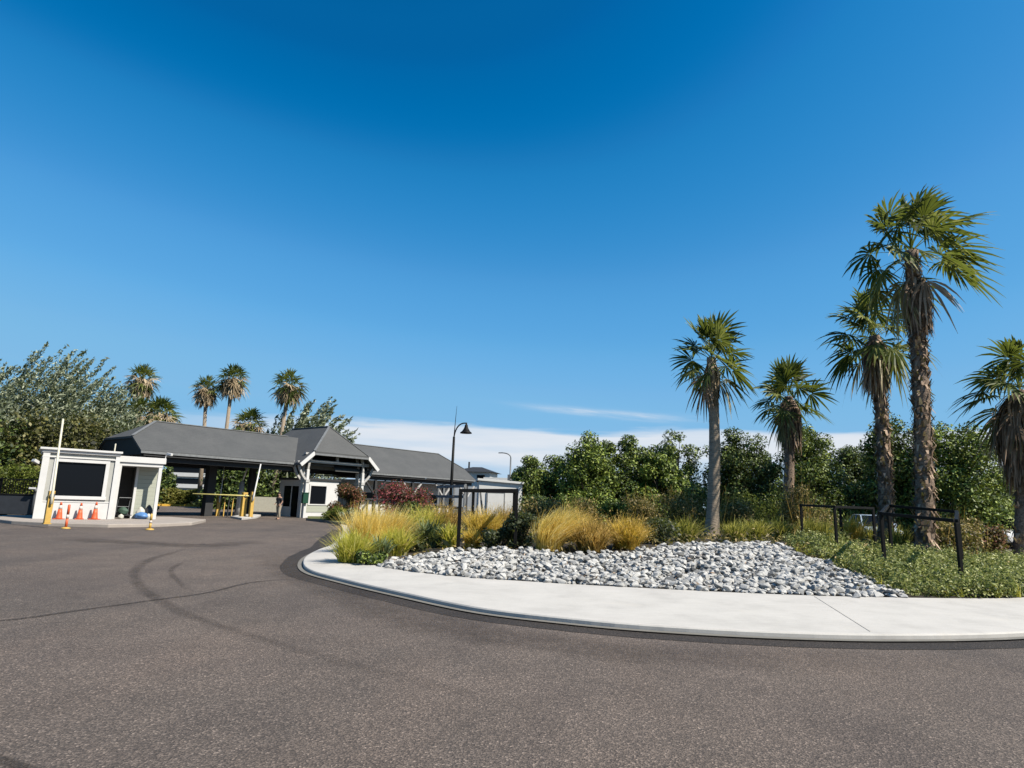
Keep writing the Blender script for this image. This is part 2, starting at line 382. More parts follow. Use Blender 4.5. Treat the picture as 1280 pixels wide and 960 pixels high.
def inside(x, y, poly):
    c = False; n = len(poly)
    for i in range(n):
        x1, y1 = poly[i][0], poly[i][1]; x2, y2 = poly[(i+1) % n][0], poly[(i+1) % n][1]
        if (y1 > y) != (y2 > y) and x < (x2-x1)*(y-y1)/(y2-y1)+x1: c = not c
    return c
def mound(x, y):
    if not inside(x, y, GARDEN): return .13
    t = min(1, dist_edge(x, y)/7.0); t = t*t*(3-2*t)
    return .13+.47*t+.05*math.sin(x*.9+1)*math.sin(y*.7)*t
def on_mound(px, py):
    z = .4
    for _ in range(30):
        p = gp(px, py, z); p.y = min(p.y, 60); z = .5*z+.5*mound(p.x, p.y)
    return Vector((p.x, p.y, z))

def sheet(name, pts, z, m, kind='structure', hole=None):
    b = MB(); b.add([(p[0], p[1], z) for p in pts], [tuple(range(len(pts)))])
    o = b.build(name, m); tag(o, kind=kind)
    return o
GROUND = mat('dry_ground', (.09, .085, .05), .95, .35, .25, bump=.3, bscale=3)
o = MB().box(-4500, 4500, -4500, 4500, -.5, -.004).build('ground', GROUND); tag(o, kind='structure')
road = sheet('road', [(-70, -30), (70, -30), (70, 52), (10, 78), (-45, 78), (-70, 40)], 0.0, ASPHALT)

def strip(name, A, B, m, za, zb=None, kind='structure'):
    zb = za if zb is None else zb; b = MB(); n = len(A)
    b.v = [(p[0], p[1], za) for p in A]+[(p[0], p[1], zb) for p in B]
    b.f = [(i, i+1, n+i+1, n+i) for i in range(n-1)]
    o = b.build(name, m); return tag(o, kind=kind)
def offset(L, d):
    out = []
    for i, p in enumerate(L):
        t = (L[min(i+1, len(L)-1)]-L[max(i-1, 0)]).normalized(); out.append(p+Vector((t.y, -t.x, 0))*d)   # to the right of travel = into garden if d < 0
    return out
def resample(L, n):
    d = [0]
    for i in range(1, len(L)): d.append(d[-1]+(L[i]-L[i-1]).length)
    out = []; j = 0
    for k in range(n):
        s = d[-1]*k/(n-1)
        while j < len(L)-2 and d[j+1] < s: j += 1
        t = (s-d[j])/max(1e-9, d[j+1]-d[j]); out.append(L[j].lerp(L[j+1], min(1, max(0, t))))
    return out
OUT = resample(OUTER, 220); INN = resample(INNER, 220)
# pavement: top sheet with a rounded nose and a face down to the gutter
def pavement():
    b = MB(); n = len(OUT)
    rows = [[(p, -.05) for p in offset(OUT, -.012)], [(p, .066) for p in offset(OUT, -.006)], [(p, .084) for p in offset(OUT, -.02)], [(p, .088) for p in offset(OUT, -.05)], [(p, .13) for p in INN], [(p, -.05) for p in INN]]
    for r in rows: b.v.extend((p[0], p[1], z) for p, z in r)
    for k in range(len(rows)-1): b.f.extend((k*n+i, k*n+i+1, (k+1)*n+i+1, (k+1)*n+i) for i in range(n-1))
    return b.build('pavement', CONC)
tag(pavement(), kind='structure')
# gutter strip of darker concrete then a band of fresh black asphalt
def strip_w(name, L, d0, d1, z, m, taper=None):
    A = offset(L, d0); B = offset(L, d1)
    if taper:
        n = len(L); B = [A[i].lerp(B[i], taper(i/(n-1))) for i in range(n)]
    return strip(name, A, B, m, z)
sub = resample(OUTER, 400)
strip_w('gutter', sub[95:330], .0, .11, .022, KERBC)
jit = random.Random(3); wv = [0]
for i in range(400): wv.append(wv[-1]*.85+jit.uniform(-.03, .03))
A = offset(sub[80:345], .11); B0 = offset(sub[80:345], .48); Bw = []
for i, (p, q) in enumerate(zip(A, B0)):
    f = 1+wv[i]+(.75*math.exp(-((i-42)/24)**2)); Bw.append(p+(q-p)*f)
strip('road_edging', A, Bw, NEWASPH, .004)
# joints cut across the pavement
JOINT = mat('joint_gap', (.56, .54, .51), .9)
for i, (x, y, x2, y2) in enumerate([(1018, 745, 1088, 785), (640, 724, 560, 757)]):
    p, q = gp(x, y, .134), gp(x2, y2, .134)
    if i == 1: continue
    b = MB(); d = (q-p).normalized(); s = Vector((-d.y, d.x, 0))*.007
    q.z = .098; b.add([p-s, p+s, q+s, q-s], [(0, 1, 2, 3)]); tag(b.build('pavement_joint', JOINT), kind='structure')

# seams sealed in the road: sealer worn thin at its edges and ends
def worn(m, k):
    """lets the road show through where the sealer is worn"""
    nt = m.node_tree; out = [n for n in nt.nodes if n.type == 'OUTPUT_MATERIAL'][0]; src = out.inputs[0].links[0].from_socket
    at = N(nt, 'ShaderNodeAttribute'); at.attribute_name = 'fade'; co = N(nt, 'ShaderNodeTexCoord').outputs['Object']
    n = noise(nt, co, 3.2, 8, .75); a = N(nt, 'ShaderNodeMath', operation='MULTIPLY_ADD'); nt.links.new(n.outputs[0], a.inputs[0]); a.inputs[1].default_value = 1.7; a.inputs[2].default_value = -.42
    b = N(nt, 'ShaderNodeMath', operation='MULTIPLY'); b.use_clamp = True; nt.links.new(a.outputs[0], b.inputs[0]); nt.links.new(at.outputs['Fac'], b.inputs[1])
    c = N(nt, 'ShaderNodeMath', operation='MULTIPLY'); nt.links.new(b.outputs[0], c.inputs[0]); c.inputs[1].default_value = k
    t = N(nt, 'ShaderNodeBsdfTransparent'); mx = N(nt, 'ShaderNodeMixShader'); nt.links.new(c.outputs[0], mx.inputs[0]); nt.links.new(t.outputs[0], mx.inputs[1]); nt.links.new(src, mx.inputs[2]); nt.links.new(mx.outputs[0], out.inputs[0])
    return m
SEAM = worn(SEAM, 1.6); SEAM2 = worn(asphalt_mat('worn_seam_asphalt', .58, (.97, 1, 1.04)), .6)
def seam(px, w, z=.003, m=SEAM, tail=40, head=20):
    n = 140; L = resample(smooth([gp(x, y) for x, y in px], 8), n); r = random.Random(len(px)); b = MB(); F_ = []; a = 0
    for i, p in enumerate(L):
        t = (L[min(i+1, n-1)]-L[max(i-1, 0)]).normalized(); s_ = Vector((t.y, -t.x, 0)); a = a*.8+r.uniform(-.08, .08); e = min(1, i/head, (n-1-i)/tail)
        for q, f in ((-1, 0), (-.35, 1), (.35, 1), (1, 0)): c = p+s_*w*(q*.5*(1+a)+a*.3); b.v.append((c.x, c.y, z)); F_.append(f*e)
    b.f = [(i*4+k, i*4+k+1, i*4+k+5, i*4+k+4) for i in range(n-1) for k in range(3)]
    o = b.build('road_seam', m); at = o.data.attributes.new('fade', 'FLOAT', 'POINT'); at.data.foreach_set('value', F_); return tag(o, kind='structure')
seam([(-160, 782), (0, 776), (100, 763), (195, 750), (260, 741), (310, 729), (350, 725), (392, 724)], .13, .003, SEAM, 30, 4)
seam([(236, 684), (222, 689), (190, 699), (171, 711), (168, 722), (180, 737), (203, 752), (232, 768), (330, 800), (420, 826), (520, 851), (640, 880), (800, 906)], .26, .0045, SEAM2, 60, 20)
seam([(235, 700), (214, 712), (222, 726), (240, 741)], .16, .003, SEAM2, 40, 30)
seam([(-60, 930), (0, 950), (40, 966), (90, 990)], .12, .003, SEAM, 5, 5)
seam([(330, 690), (420, 738), (560, 782), (760, 812), (1000, 826), (1280, 830)], 1.3, .0065, worn(asphalt_mat('tyre_polished_asphalt', .80, (.99, 1, 1.02)), .7), 40, 40)
seam([(60, 672), (160, 678), (260, 682), (330, 676)], 1.6, .0065, worn(asphalt_mat('oil_darkened_asphalt', .72, (.97, 1, 1.03)), .9), 40, 40)

# ------------------------------------------------------------------ garden mound
def garden():
    b = MB(); st = .5; xs = np.arange(-14, 21, st); ys = np.arange(9, 47, st); idx = {}
    for x in xs:
        for y in ys:
            cs = [(x, y), (x+st, y), (x+st, y+st), (x, y+st)]
            if all(inside(cx, cy, GARDEN) for cx, cy in cs):
                f = []
                for c in cs:
                    k = (round(c[0], 2), round(c[1], 2))
                    if k not in idx: idx[k] = len(b.v); b.v.append((c[0], c[1], mound(*c)))
                    f.append(idx[k])
                b.f.append(tuple(f))
    # a skirt between the grid and the pavement
    n = len(b.v); b.v.extend((p.x, p.y, .10) for p in GARDEN); b.f.append(tuple(range(n, n+len(GARDEN))))
    return b.build('garden_bed', SOIL, smooth=True)
tag(garden(), kind='structure')

# ------------------------------------------------------------------ stones
def unit0(v): return v/np.linalg.norm(v)
def rock_verts(seed, bev=True):
    r = np.random.default_rng(seed); bm = bmesh.new()
    for k in range(15):
        d = unit0(r.normal(size=3))*r.uniform(.78, 1.08); bm.verts.new((d[0], d[1]*r.uniform(.65, .92), d[2]*r.uniform(.42, .62)))
    bmesh.ops.convex_hull(bm, input=bm.verts[:]); bmesh.ops.delete(bm, geom=[v for v in bm.verts if not v.link_faces], context='VERTS')
    if bev: bmesh.ops.bevel(bm, geom=bm.edges[:], offset=.05, segments=1, affect='EDGES'); bmesh.ops.triangulate(bm, faces=bm.faces[:]); bm.verts.index_update()
    V = np.array([v.co[:] for v in bm.verts]); Fc = [tuple(v.index for v in f.verts) for f in bm.faces]; bm.free()
    return V, Fc
PROT = [rock_verts(40+i) for i in range(14)]
PLAIN = [rock_verts(40+i, False) for i in range(14)]
PME = []
for i, (V, Fc) in enumerate(PROT):
    me = bpy.data.meshes.new('pale_stone'); me.from_pydata(V.tolist(), [], Fc); me.materials.append(ROCK); PME.append(me)
FRONT_EDGE = [(p.x, p.y) for p in INN]
STONE_PX = [(468, 708), (500, 700), (535, 694), (565, 690), (610, 689), (660, 689), (705, 694), (760, 694), (800, 689), (845, 683), (900, 681), (960, 680), (985, 686), (1000, 694), (1040, 707), (1075, 722), (1118, 744)]
SP = [on_mound(*p) for p in STONE_PX]
# front limit follows the pavement's inner edge
i0 = min(range(len(INN)), key=lambda i: (INN[i]-Vector((SP[0].x, SP[0].y, 0))).length)
i1 = min(range(len(INN)), key=lambda i: (INN[i]-Vector((SP[-1].x, SP[-1].y, 0))).length)
STONE_POLY = [(p.x, p.y) for p in SP]+[(INN[i].x, INN[i].y) for i in range(i1, i0-1, -1)]
stones = []
r = random.Random(11)
xs = [p[0] for p in STONE_POLY]; ys = [p[1] for p in STONE_POLY]
step = .100; y = min(ys)-.1
while y < max(ys)+.1:
    x = min(xs)-.1
    while x < max(xs)+.1:
        px, py = x+r.uniform(-.08, .08), y+r.uniform(-.08, .08)
        if inside(px, py, STONE_POLY): stones.append((px, py, min(.14, max(.036, r.lognormvariate(math.log(.064), .36)))))
        x += step
    y += step
# a second thin layer of larger ones lying on top
for k in range(int(len(stones)*.22)):
    a = r.choice(stones); stones.append((a[0]+r.uniform(-.1, .1), a[1]+r.uniform(-.1, .1), -r.uniform(.055, .11)))
stones.sort(key=lambda s: math.hypot(s[0], s[1])-abs(s[2])*25)
SV = []; SF = []; SR = []; off = 0
for i, (x, y, s) in enumerate(stones):
    top = s < 0; s = abs(s); q = r.randrange(14)
    z = mound(x, y)+s*.12+(.06 if top else 0)+.01
    e = Euler((r.uniform(-.3, .3), r.uniform(-.3, .3), r.uniform(0, 6.28)))
    if not inside(x, y, GARDEN): z = .16
    if i < 300:
        o = bpy.data.objects.new('pale_stone', PME[q]); COL.objects.link(o); o.location = (x, y, z); o.rotation_euler = e; o.scale = (s*1.12, s*1.12, s*1.12)
        tag(o, 'pale grey broken stone lying in the front of the rock bed', 'stone', 'loose pale stones of the rock bed')
    else:
        V, Fc = PLAIN[q]; R = np.array(e.to_matrix()); SV.append(V@R.T*s*1.12+np.array([x, y, z])); SF.append(np.array(Fc)+off); off += len(V); SR.append(np.full(len(V), r.random()))
V = np.concatenate(SV).astype(np.float32); Fc = np.concatenate(SF)
me = bpy.data.meshes.new('stone_bed'); me.from_pydata(V.tolist(), [], Fc.tolist()); at = me.attributes.new('rnd', 'FLOAT', 'POINT'); at.data.foreach_set('value', np.concatenate(SR).astype(np.float32))
tag(link('stone_bed', me, ROCK), 'bed of pale grey broken stones behind the white pavement', 'stone bed', kind='stuff')

# ------------------------------------------------------------------ leaves
def unit(v): return v/np.maximum(np.linalg.norm(v, axis=-1, keepdims=True), 1e-9)
def leaves(g, P, size, up=.4, out=None, aspect=2.0, direction=None):
    """rhombic leaves at points P"""
    k = len(P); nrm = g.normal(size=(k, 3)); nrm[:, 2] += up*2
    if out is not None: nrm += out*1.2
    nrm = unit(nrm)
    d = g.normal(size=(k, 3)) if direction is None else direction+g.normal(size=(k, 3))*.45
    u = unit(d-nrm*(d*nrm).sum(1, keepdims=True)); w = np.cross(nrm, u)
    s = (size*g.lognormal(0, .3, size=k))[:, None]
    a = P-u*s*.5; b = P+w*s*.5/aspect; c = P+u*s*.5; e = P-w*s*.5/aspect
    return np.stack([a, b, c, e], 1)
def clump_points(g, C, R, n, flat=.8, shell=.5):
    """n points spread among balls with centres C and radii R"""
    w = R**2/np.sum(R**2); i = g.choice(len(C), n, p=w); d = unit(g.normal(size=(n, 3)))
    rr = g.random(n)**shell; P = C[i]+d*(R[i]*rr)[:, None]*np.array([1, 1, flat]); return P, d
def limb(b, p, q, r0, r1, bend, rr, n=6):
    p = Vector(p); q = Vector(q); pts = []; L = (q-p).length; m = Vector((rr.uniform(-1, 1), rr.uniform(-1, 1), rr.uniform(0, .8)))*bend*L
    for k in range(n):
        t = k/(n-1); pts.append(p.lerp(q, t)+m*math.sin(PI*t))
    b.tube(pts, [r0+(r1-r0)*k/(n-1) for k in range(n)], 6)

GREEN = [leafmat('leaf_mid_green', [(0, (.010, .018, .005)), (.35, (.033, .057, .010)), (.65, (.088, .13, .020)), (1, (.24, .285, .06))], .12),
         leafmat('leaf_deep_green', [(0, (.008, .015, .005)), (.4, (.026, .046, .011)), (.75, (.070, .105, .02)), (1, (.15, .19, .045))], .12),
         leafmat('leaf_fresh_green', [(0, (.012, .022, .005)), (.35, (.046, .078, .010)), (.65, (.115, .165, .020)), (1, (.27, .32, .06))], .12)]
GREYGREEN = leafmat('leaf_grey_green', [(0, (.03, .04, .024)), (.35, (.11, .135, .08)), (.7, (.21, .24, .155)), (1, (.38, .41, .30))], .25)
OLIVE = leafmat('leaf_olive_brown', [(0, (.022, .020, .007)), (.35, (.085, .070, .019)), (.7, (.20, .155, .048)), (1, (.38, .28, .12))], .25)
DARKOL = leafmat('leaf_dark_olive', [(0, (.012, .014, .006)), (.4, (.042, .044, .014)), (.75, (.095, .095, .028)), (1, (.18, .165, .055))], .2)
REDLEAF = leafmat('blossom_dark_pink', [(0, (.03, .035, .014)), (.35, (.075, .03, .022)), (.65, (.17, .03, .04)), (1, (.34, .07, .085))], .3)
RUST = leafmat('leaf_rust', [(0, (.05, .03, .015)), (.4, (.07, .06, .02)), (.7, (.16, .06, .03)), (1, (.22, .07, .05))], .3)
HEDGEG = leafmat('leaf_hedge', [(0, (.05, .07, .012)), (.5, (.10, .13, .02)), (1, (.16, .18, .03))], .3)
DRYHEDGE = leafmat('leaf_dry_hedge', [(0, (.10, .11, .025)), (.5, (.17, .17, .04)), (1, (.25, .22, .06))], .3)

def broad_tree(name, label, cat, base, H, Wd, mt, seed, n=9000, leaf=.17, group=None, low=.15, trunk=.14, peaks=5, D=None):
    """trunk with limbs and a crown of leaf clumps; clumps climb into a few uneven peaks"""
    g = np.random.default_rng(seed); rr = random.Random(seed); D = D or Wd*.8
    t = thing(name, label, cat, base, 0, group)
    C = []; R = []
    pk = [(rr.uniform(-.36, .36)*Wd, rr.uniform(-.3, .3)*D, H*rr.uniform(.80, 1.0)) for _ in range(peaks)]
    pk[0] = (rr.uniform(-.1, .1)*Wd, 0, H)
    for (x, y, h) in pk:
        m = 8
        for j in range(m):
            f = j/(m-1); z = H*low+(h*.93-H*low)*f; wid = (Wd*.34)*math.sqrt(max(.02, 1-((f-.36)/.70)**2))
            for q in range(3 if f < .9 else 2):
                a = rr.uniform(0, 2*PI); rad = wid*rr.uniform(.3, 1)
                C.append((x*.8*(1-.25*(1-f))+rad*math.cos(a), y+rad*math.sin(a)*D/Wd, z+rr.uniform(-.25, .25)))
                R.append(rr.uniform(.7, 1.35)*(.125*Wd+.055*H)*(1.05-.42*f))
    C = np.array(C); R = np.array(R); C[:, 2] = np.maximum(C[:, 2], R*.7)
    P, d = clump_points(g, C, R, n, .9, .34)
    P[:, 2] = np.maximum(P[:, 2], .1)
    np_mesh('crown', leaves(g, P, leaf, .35, d, 1.7), 4, mt, t, g.random(n))
    b = MB(); b.tube([(0, 0, -.1), (.05, 0, H*.2), (0, .05, H*.45), (pk[0][0]*.6, 0, H*.8)], [trunk*1.3, trunk, trunk*.75, trunk*.25], 8)
    for i in range(0, len(C), 3): limb(b, (0, 0, H*rr.uniform(.12, .4)), C[i], trunk*.4, .015, .1, rr, 5)
    b.build('trunk', BARK, t, True)
    return t

# ------------------------------------------------------------------ fan palms
FROND = leafmat('palm_frond_green', [(0, (.012, .019, .005)), (.4, (.034, .052, .011)), (.7, (.092, .115, .027)), (1, (.30, .29, .11))], .3, .5, .6, .15)
FRONDY = leafmat('palm_frond_yellowed', [(0, (.07, .07, .02)), (.5, (.15, .13, .045)), (1, (.30, .24, .12))], .25, .5)
DEADF = leafmat('dead_palm_frond', [(0, (.05, .032, .022)), (.4, (.13, .085, .056)), (.75, (.28, .19, .13)), (1, (.46, .34, .25))], .15, .8)
DEADPALE = leafmat('pale_dead_frond', [(0, (.12, .085, .05)), (.45, (.24, .18, .11)), (1, (.45, .36, .25))], .2, .8)
PET = mat('palm_petiole', (.10, .11, .04), .5, .25, 5)

def frond_quads(g, az, el, pet, blade, nseg=26, wind=(0, 0, 0), droop=.35, fold=.25, width=1.0, torn=.0, origin=(0, 0, 0)):
    """petiole plus pleated fan; returns quads and a tone per quad"""
    o = np.array(origin, float); d = np.array([math.cos(el)*math.cos(az), math.cos(el)*math.sin(az), math.sin(el)]); wind = np.array(wind, float)
    Q = []; T = []
    pts = []; sag = droop*.35*pet
    for k in range(5):
        u = k/4; pts.append(o+d*pet*u+np.array([0, 0, -sag*u*u])+wind*pet*.25*u*u)
    for k in range(4):
        a, b = pts[k], pts[k+1]; t = unit(b-a); s = unit(np.cross(t, [0, 0, 1.0]))*(.028-.004*k); v = np.cross(s, t)
        Q += [[a-s, b-s, b+v*.6, a+v*.6], [a+v*.6, b+v*.6, b+s, a+s]]; T += [.75, .75]
    h = pts[-1]; t = unit(pts[-1]-pts[-2]); side = unit(np.cross(t, [0, 0, 1.0])+np.array([0, 0, 1.0])*g.normal()*.55+g.normal(size=3)*.12); nrm = unit(np.cross(side, t))
    tone = g.uniform(.25, .75)
    for i in range(nseg):
        ph = (i/(nseg-1)-.5)*2*math.radians(118)*width; ph += g.normal()*.02
        L = blade*(.62+.38*math.cos(ph*.62))*g.uniform(.76, 1.10)
        if g.random() < torn: L *= g.uniform(.3, .7)
        dd = unit(t*math.cos(ph)+side*math.sin(ph)+nrm*(fold*(abs(math.sin(ph))-.25)))
        dr = droop*g.uniform(.7, 1.35); us = (.06, .3, .55, .8, 1.0); dphi = 2*math.radians(118)*width/(nseg-1)
        wr = [us[1]*dphi*.5*1.0*L*.98*0+max(.008, min(u*L*dphi*.56, .066*(1.18-u)*blade)) for u in us]; wr[-1] = .003
        zz = nrm*(.012 if i % 2 else -.012)
        row = []
        for u, w in zip(us, wr):
            c = h+dd*L*u+zz*u*3+np.array([0, 0, -1.0])*(dr*L*u**2.4*.75)+wind*L*u**1.8
            sd = unit(np.cross(nrm, dd)+nrm*(.35 if i % 2 else -.35))*w
            row.append((c-sd, c+sd))
        for k in range(4):
            Q.append([row[k][0], row[k+1][0], row[k+1][1], row[k][1]]); T.append(np.clip(tone+g.normal()*.10+(.16 if k == 3 else 0), 0, 1))
    return Q, T
def skirt_quads(g, c, r0, r1, z0, z1, n, w=.05, lean=(0, 0)):
    """hanging dead leaves round the trunk between z1 (top) and z0"""
    Q = []; T = []
    for i in range(n):
        a = g.uniform(0, 2*PI); f = g.random(); zt = z1-(z1-z0)*.55*f; L = (z1-z0)*g.uniform(.35, .62)
        ra = r1*g.uniform(.55, 1)*(1-.25*f); rb = r0*g.uniform(.75, 1.05)+.0
        ca = np.array([math.cos(a), math.sin(a), 0]); s = np.array([-math.sin(a), math.cos(a), 0])*w*g.uniform(.5, 1.3); tone = g.random()
        p = []
        for u in (0, .35, .7, 1):
            rad = ra*.45+(ra-ra*.45)*min(1, u*2.2) if u < .5 else ra+(rb-ra)*(u-.5)*1.2
            q = np.array(c)+ca*rad+np.array([lean[0]*u, lean[1]*u, 0])+np.array([0, 0, zt-L*u])+s*g.normal()*.8; ww = s*(1-.75*u*u); p.append((q-ww, q+ww))
        for k in range(3): Q.append([p[k][0], p[k+1][0], p[k+1][1], p[k][1]]); T.append(np.clip(tone+g.normal()*.08, 0, 1))
    return Q, T

def palm(label, base_px, crown_px, Y, seed, r_base, r_top, nfr, pet, blade, skirt, wind, bark, shag=0, group=None, els=None, droop=.4, dead=4, tall_extra=0, skirt_r=.45, skirt_mat=None, name='fan_palm', low_el=0, skirt_top=.15):
    g = np.random.default_rng(seed); rr = random.Random(seed)
    bp = at_depth(base_px[0], base_px[1], Y); cp_ = at_depth(crown_px[0], crown_px[1], Y)
    gz = mound(bp.x, bp.y) if Y < 33 else 0.0
    dx = (cp_.x-bp.x)/max(.1, cp_.z-bp.z); bx = bp.x-(bp.z-gz)*dx
    t = thing(name, label, 'palm tree', (bx, Y, gz), 0, group); H = cp_.z-gz; X = cp_.x-bx
    # trunk: a gentle curve with ring scars
    b = MB(); n = 60; pts = []; rads = []
    for k in range(n):
        u = k/(n-1); pts.append((X*u+math.sin(u*PI)*.12, 0, -.15+(H+.15)*u))
        flare = math.exp(-u*H/.45)*.35; rads.append((r_base+(r_top-r_base)*u**.8)*(1+flare)*(1+rr.uniform(-.035, .035)*(2.2 if shag else 1)))
    b.tube(pts, rads, 14); b.build('trunk', bark, t, True)
    if shag:      # old leaf bases still clinging to the trunk
        Q = []; T = []
        for i in range(shag):
            u = g.uniform(.03, .97); a = g.uniform(0, 2*PI); rad = (r_base+(r_top-r_base)*u**.8)*1.0
            ca = np.array([math.cos(a), math.sin(a), 0]); s = np.array([-math.sin(a), math.cos(a), 0])*g.uniform(.03, .075)
            c = np.array([X*u+math.sin(u*PI)*.12, 0, H*u])+ca*rad; up = g.uniform(.10, .26); o_ = g.uniform(.05, .17)
            sgn = 1 if g.random() < .55 else -1
            Q.append([c-s, c+s, c+s*.4+ca*o_+np.array([0, 0, sgn*up]), c-s*.4+ca*o_+np.array([0, 0, sgn*up])]); T.append(g.random())
        np_mesh('leaf_base', np.array(Q), 4, DEADF, t, T)['kind'] = 'stuff'
    o3 = (X, 0, H)
    for i in range(nfr):
        f = (i+.5)/nfr; el_ = math.radians(86-(112-low_el)*f**1.15)+g.normal()*.10 if els is None else els[i]
        az = i*2.39996+g.normal()*.25
        Q, T = frond_quads(g, az, el_, pet*g.uniform(.8, 1.15), blade*g.uniform(.88, 1.12), 24, wind, droop*(.7+.9*f), .25, 1.0, .12, (X, 0, H+.30-.65*f))
        np_mesh('frond', np.array(Q), 4, FROND, t, T)
    for i in range(dead):
        az = g.uniform(0, 2*PI)
        Q, T = frond_quads(g, az, math.radians(g.uniform(-62, -35)), pet*.8, blade*.85, 18, wind, 1.1, .5, .7, .2, (X, 0, H-.1))
        np_mesh('dead_frond', np.array(Q), 4, DEADF if i % 2 else FRONDY, t, T)
    Q, T = skirt_quads(g, (X*.98, 0, 0), skirt_r*.8, skirt_r, H-skirt, H-skirt_top, int(560*skirt_r/.45), .04, (wind[0]*.25, 0))
    np_mesh('dead_leaf_skirt', np.array(Q), 4, skirt_mat or DEADF, t, T)
    return t
PG = 'windblown fan palms of the garden island'
palm('slender fan palm with smooth pale grey trunk standing right behind the stones', (889, 676), (889, 447), 22.5, 21, .235, .165, 22, .82, 1.0, 1.75, (.06, 0, .02), PALMBARK, 0, PG, droop=.26, dead=4, skirt_r=.33, skirt_mat=DEADPALE)
palm('shorter dark fan palm with brown leaf skirt, right of the smooth trunked palm', (981, 655), (986, 496), 29, 22, .25, .19, 21, .88, 1.16, 2.5, (.06, 0, .02), SHAGBARK, 60, PG, droop=.28, dead=3, skirt_r=.62)
palm('middling fan palm with shaggy trunk just left of the tallest palm', (1108, 690), (1093, 420), 25, 23, .28, .21, 25, 1.15, 1.22, 2.3, (-.08, 0, -.03), SHAGBARK, 700, PG, droop=.42, dead=6, skirt_r=.62)
palm('tallest fan palm with thick shaggy reddish trunk and fronds swept to the right', (1156, 692), (1139, 314), 20.5, 24, .29, .215, 28, 1.32, 1.2, 3.0, (.24, 0, .0), SHAGBARK, 1100, PG, droop=.38, dead=4, skirt_r=.55, skirt_top=.95)
palm('fan palm at the right edge with a huge drooping skirt of dead leaves', (1276, 680), (1274, 488), 22, 25, .26, .22, 20, 1.1, 1.1, 3.4, (-.12, 0, -.04), SHAGBARK, 160, PG, droop=.45, dead=12, skirt_r=1.05, low_el=14)

def far_palm(label, base_px, crown_px, Y, seed, R, skirt, group, short=False):
    """a palm seen from afar: trunk, one crown of fronds, one skirt"""
    g = np.random.default_rng(seed); bp = at_depth(base_px[0], base_px[1], Y); c = at_depth(crown_px[0], crown_px[1], Y)
    dx = (c.x-bp.x)/max(.1, c.z-bp.z); bx = bp.x-bp.z*dx
    t = thing('tall_palm' if not short else 'low_palm', label, 'palm tree', (bx, Y, 0), 0, group); H = c.z; X = c.x-bx
    MB().tube([(0, 0, -.2), (X*.5+.1, 0, H*.5), (X, 0, H)], [.30, .22, .19] if not short else [.5, .45, .4], 8).build('trunk', PALMBARK, t, True)
    Q = []; T = []; QD = []; TD = []
    for i in range(44):
        f = (i+.5)/44; e = math.radians(85-150*f)
        q, tt = frond_quads(g, i*2.4+g.normal()*.2, e, R*.50, R*.50, 12, (.05, 0, -.02), .25+.35*f, .3, 1, .05, (X, 0, H))
        if f > .45 and g.random() < .55: QD += q; TD += tt
        else: Q += q; T += tt
    np_mesh('crown', np.array(Q), 4, FROND, t, T)
    q, tt = skirt_quads(g, (X, 0, 0), R*.50, R*.66, H-skirt, H+.2, 170, .11); QD += q; TD += tt
    np_mesh('dead_leaf_skirt', np.array(QD), 4, DEADPALE, t, TD)
    return t
FG = 'tall palms behind the gate roof'
far_palm('tall palm rising above the left end of the dark gate roof, leaning trunk', (168, 545), (178, 474), 68, 31, 2.3, 2.4, FG)
far_palm('lower of the two close tall palms behind the gate roof, darker trunk', (254, 545), (258, 486), 72, 32, 2.1, 2.3, FG)
far_palm('higher of the two close tall palms behind the gate roof', (281, 545), (291, 474), 72, 33, 2.4, 2.3, FG)
far_palm('tall palm beside the grey green tree behind the gate gable', (350, 550), (361, 482), 66, 34, 2.4, 2.2, FG)
SG = 'low palms behind the gate roof'
far_palm('low bushy palm under the leaning tall palm', (150, 600), (172, 520), 62, 35, 2.6, 3.2, SG, True)
far_palm('low bushy palm peeping over the left of the gate roof ridge', (186, 600), (200, 518), 64, 36, 2.5, 3.2, SG, True)
far_palm('low pale palm peeping over the middle of the gate roof ridge', (312, 600), (312, 530), 66, 37, 2.3, 3.0, SG, True)

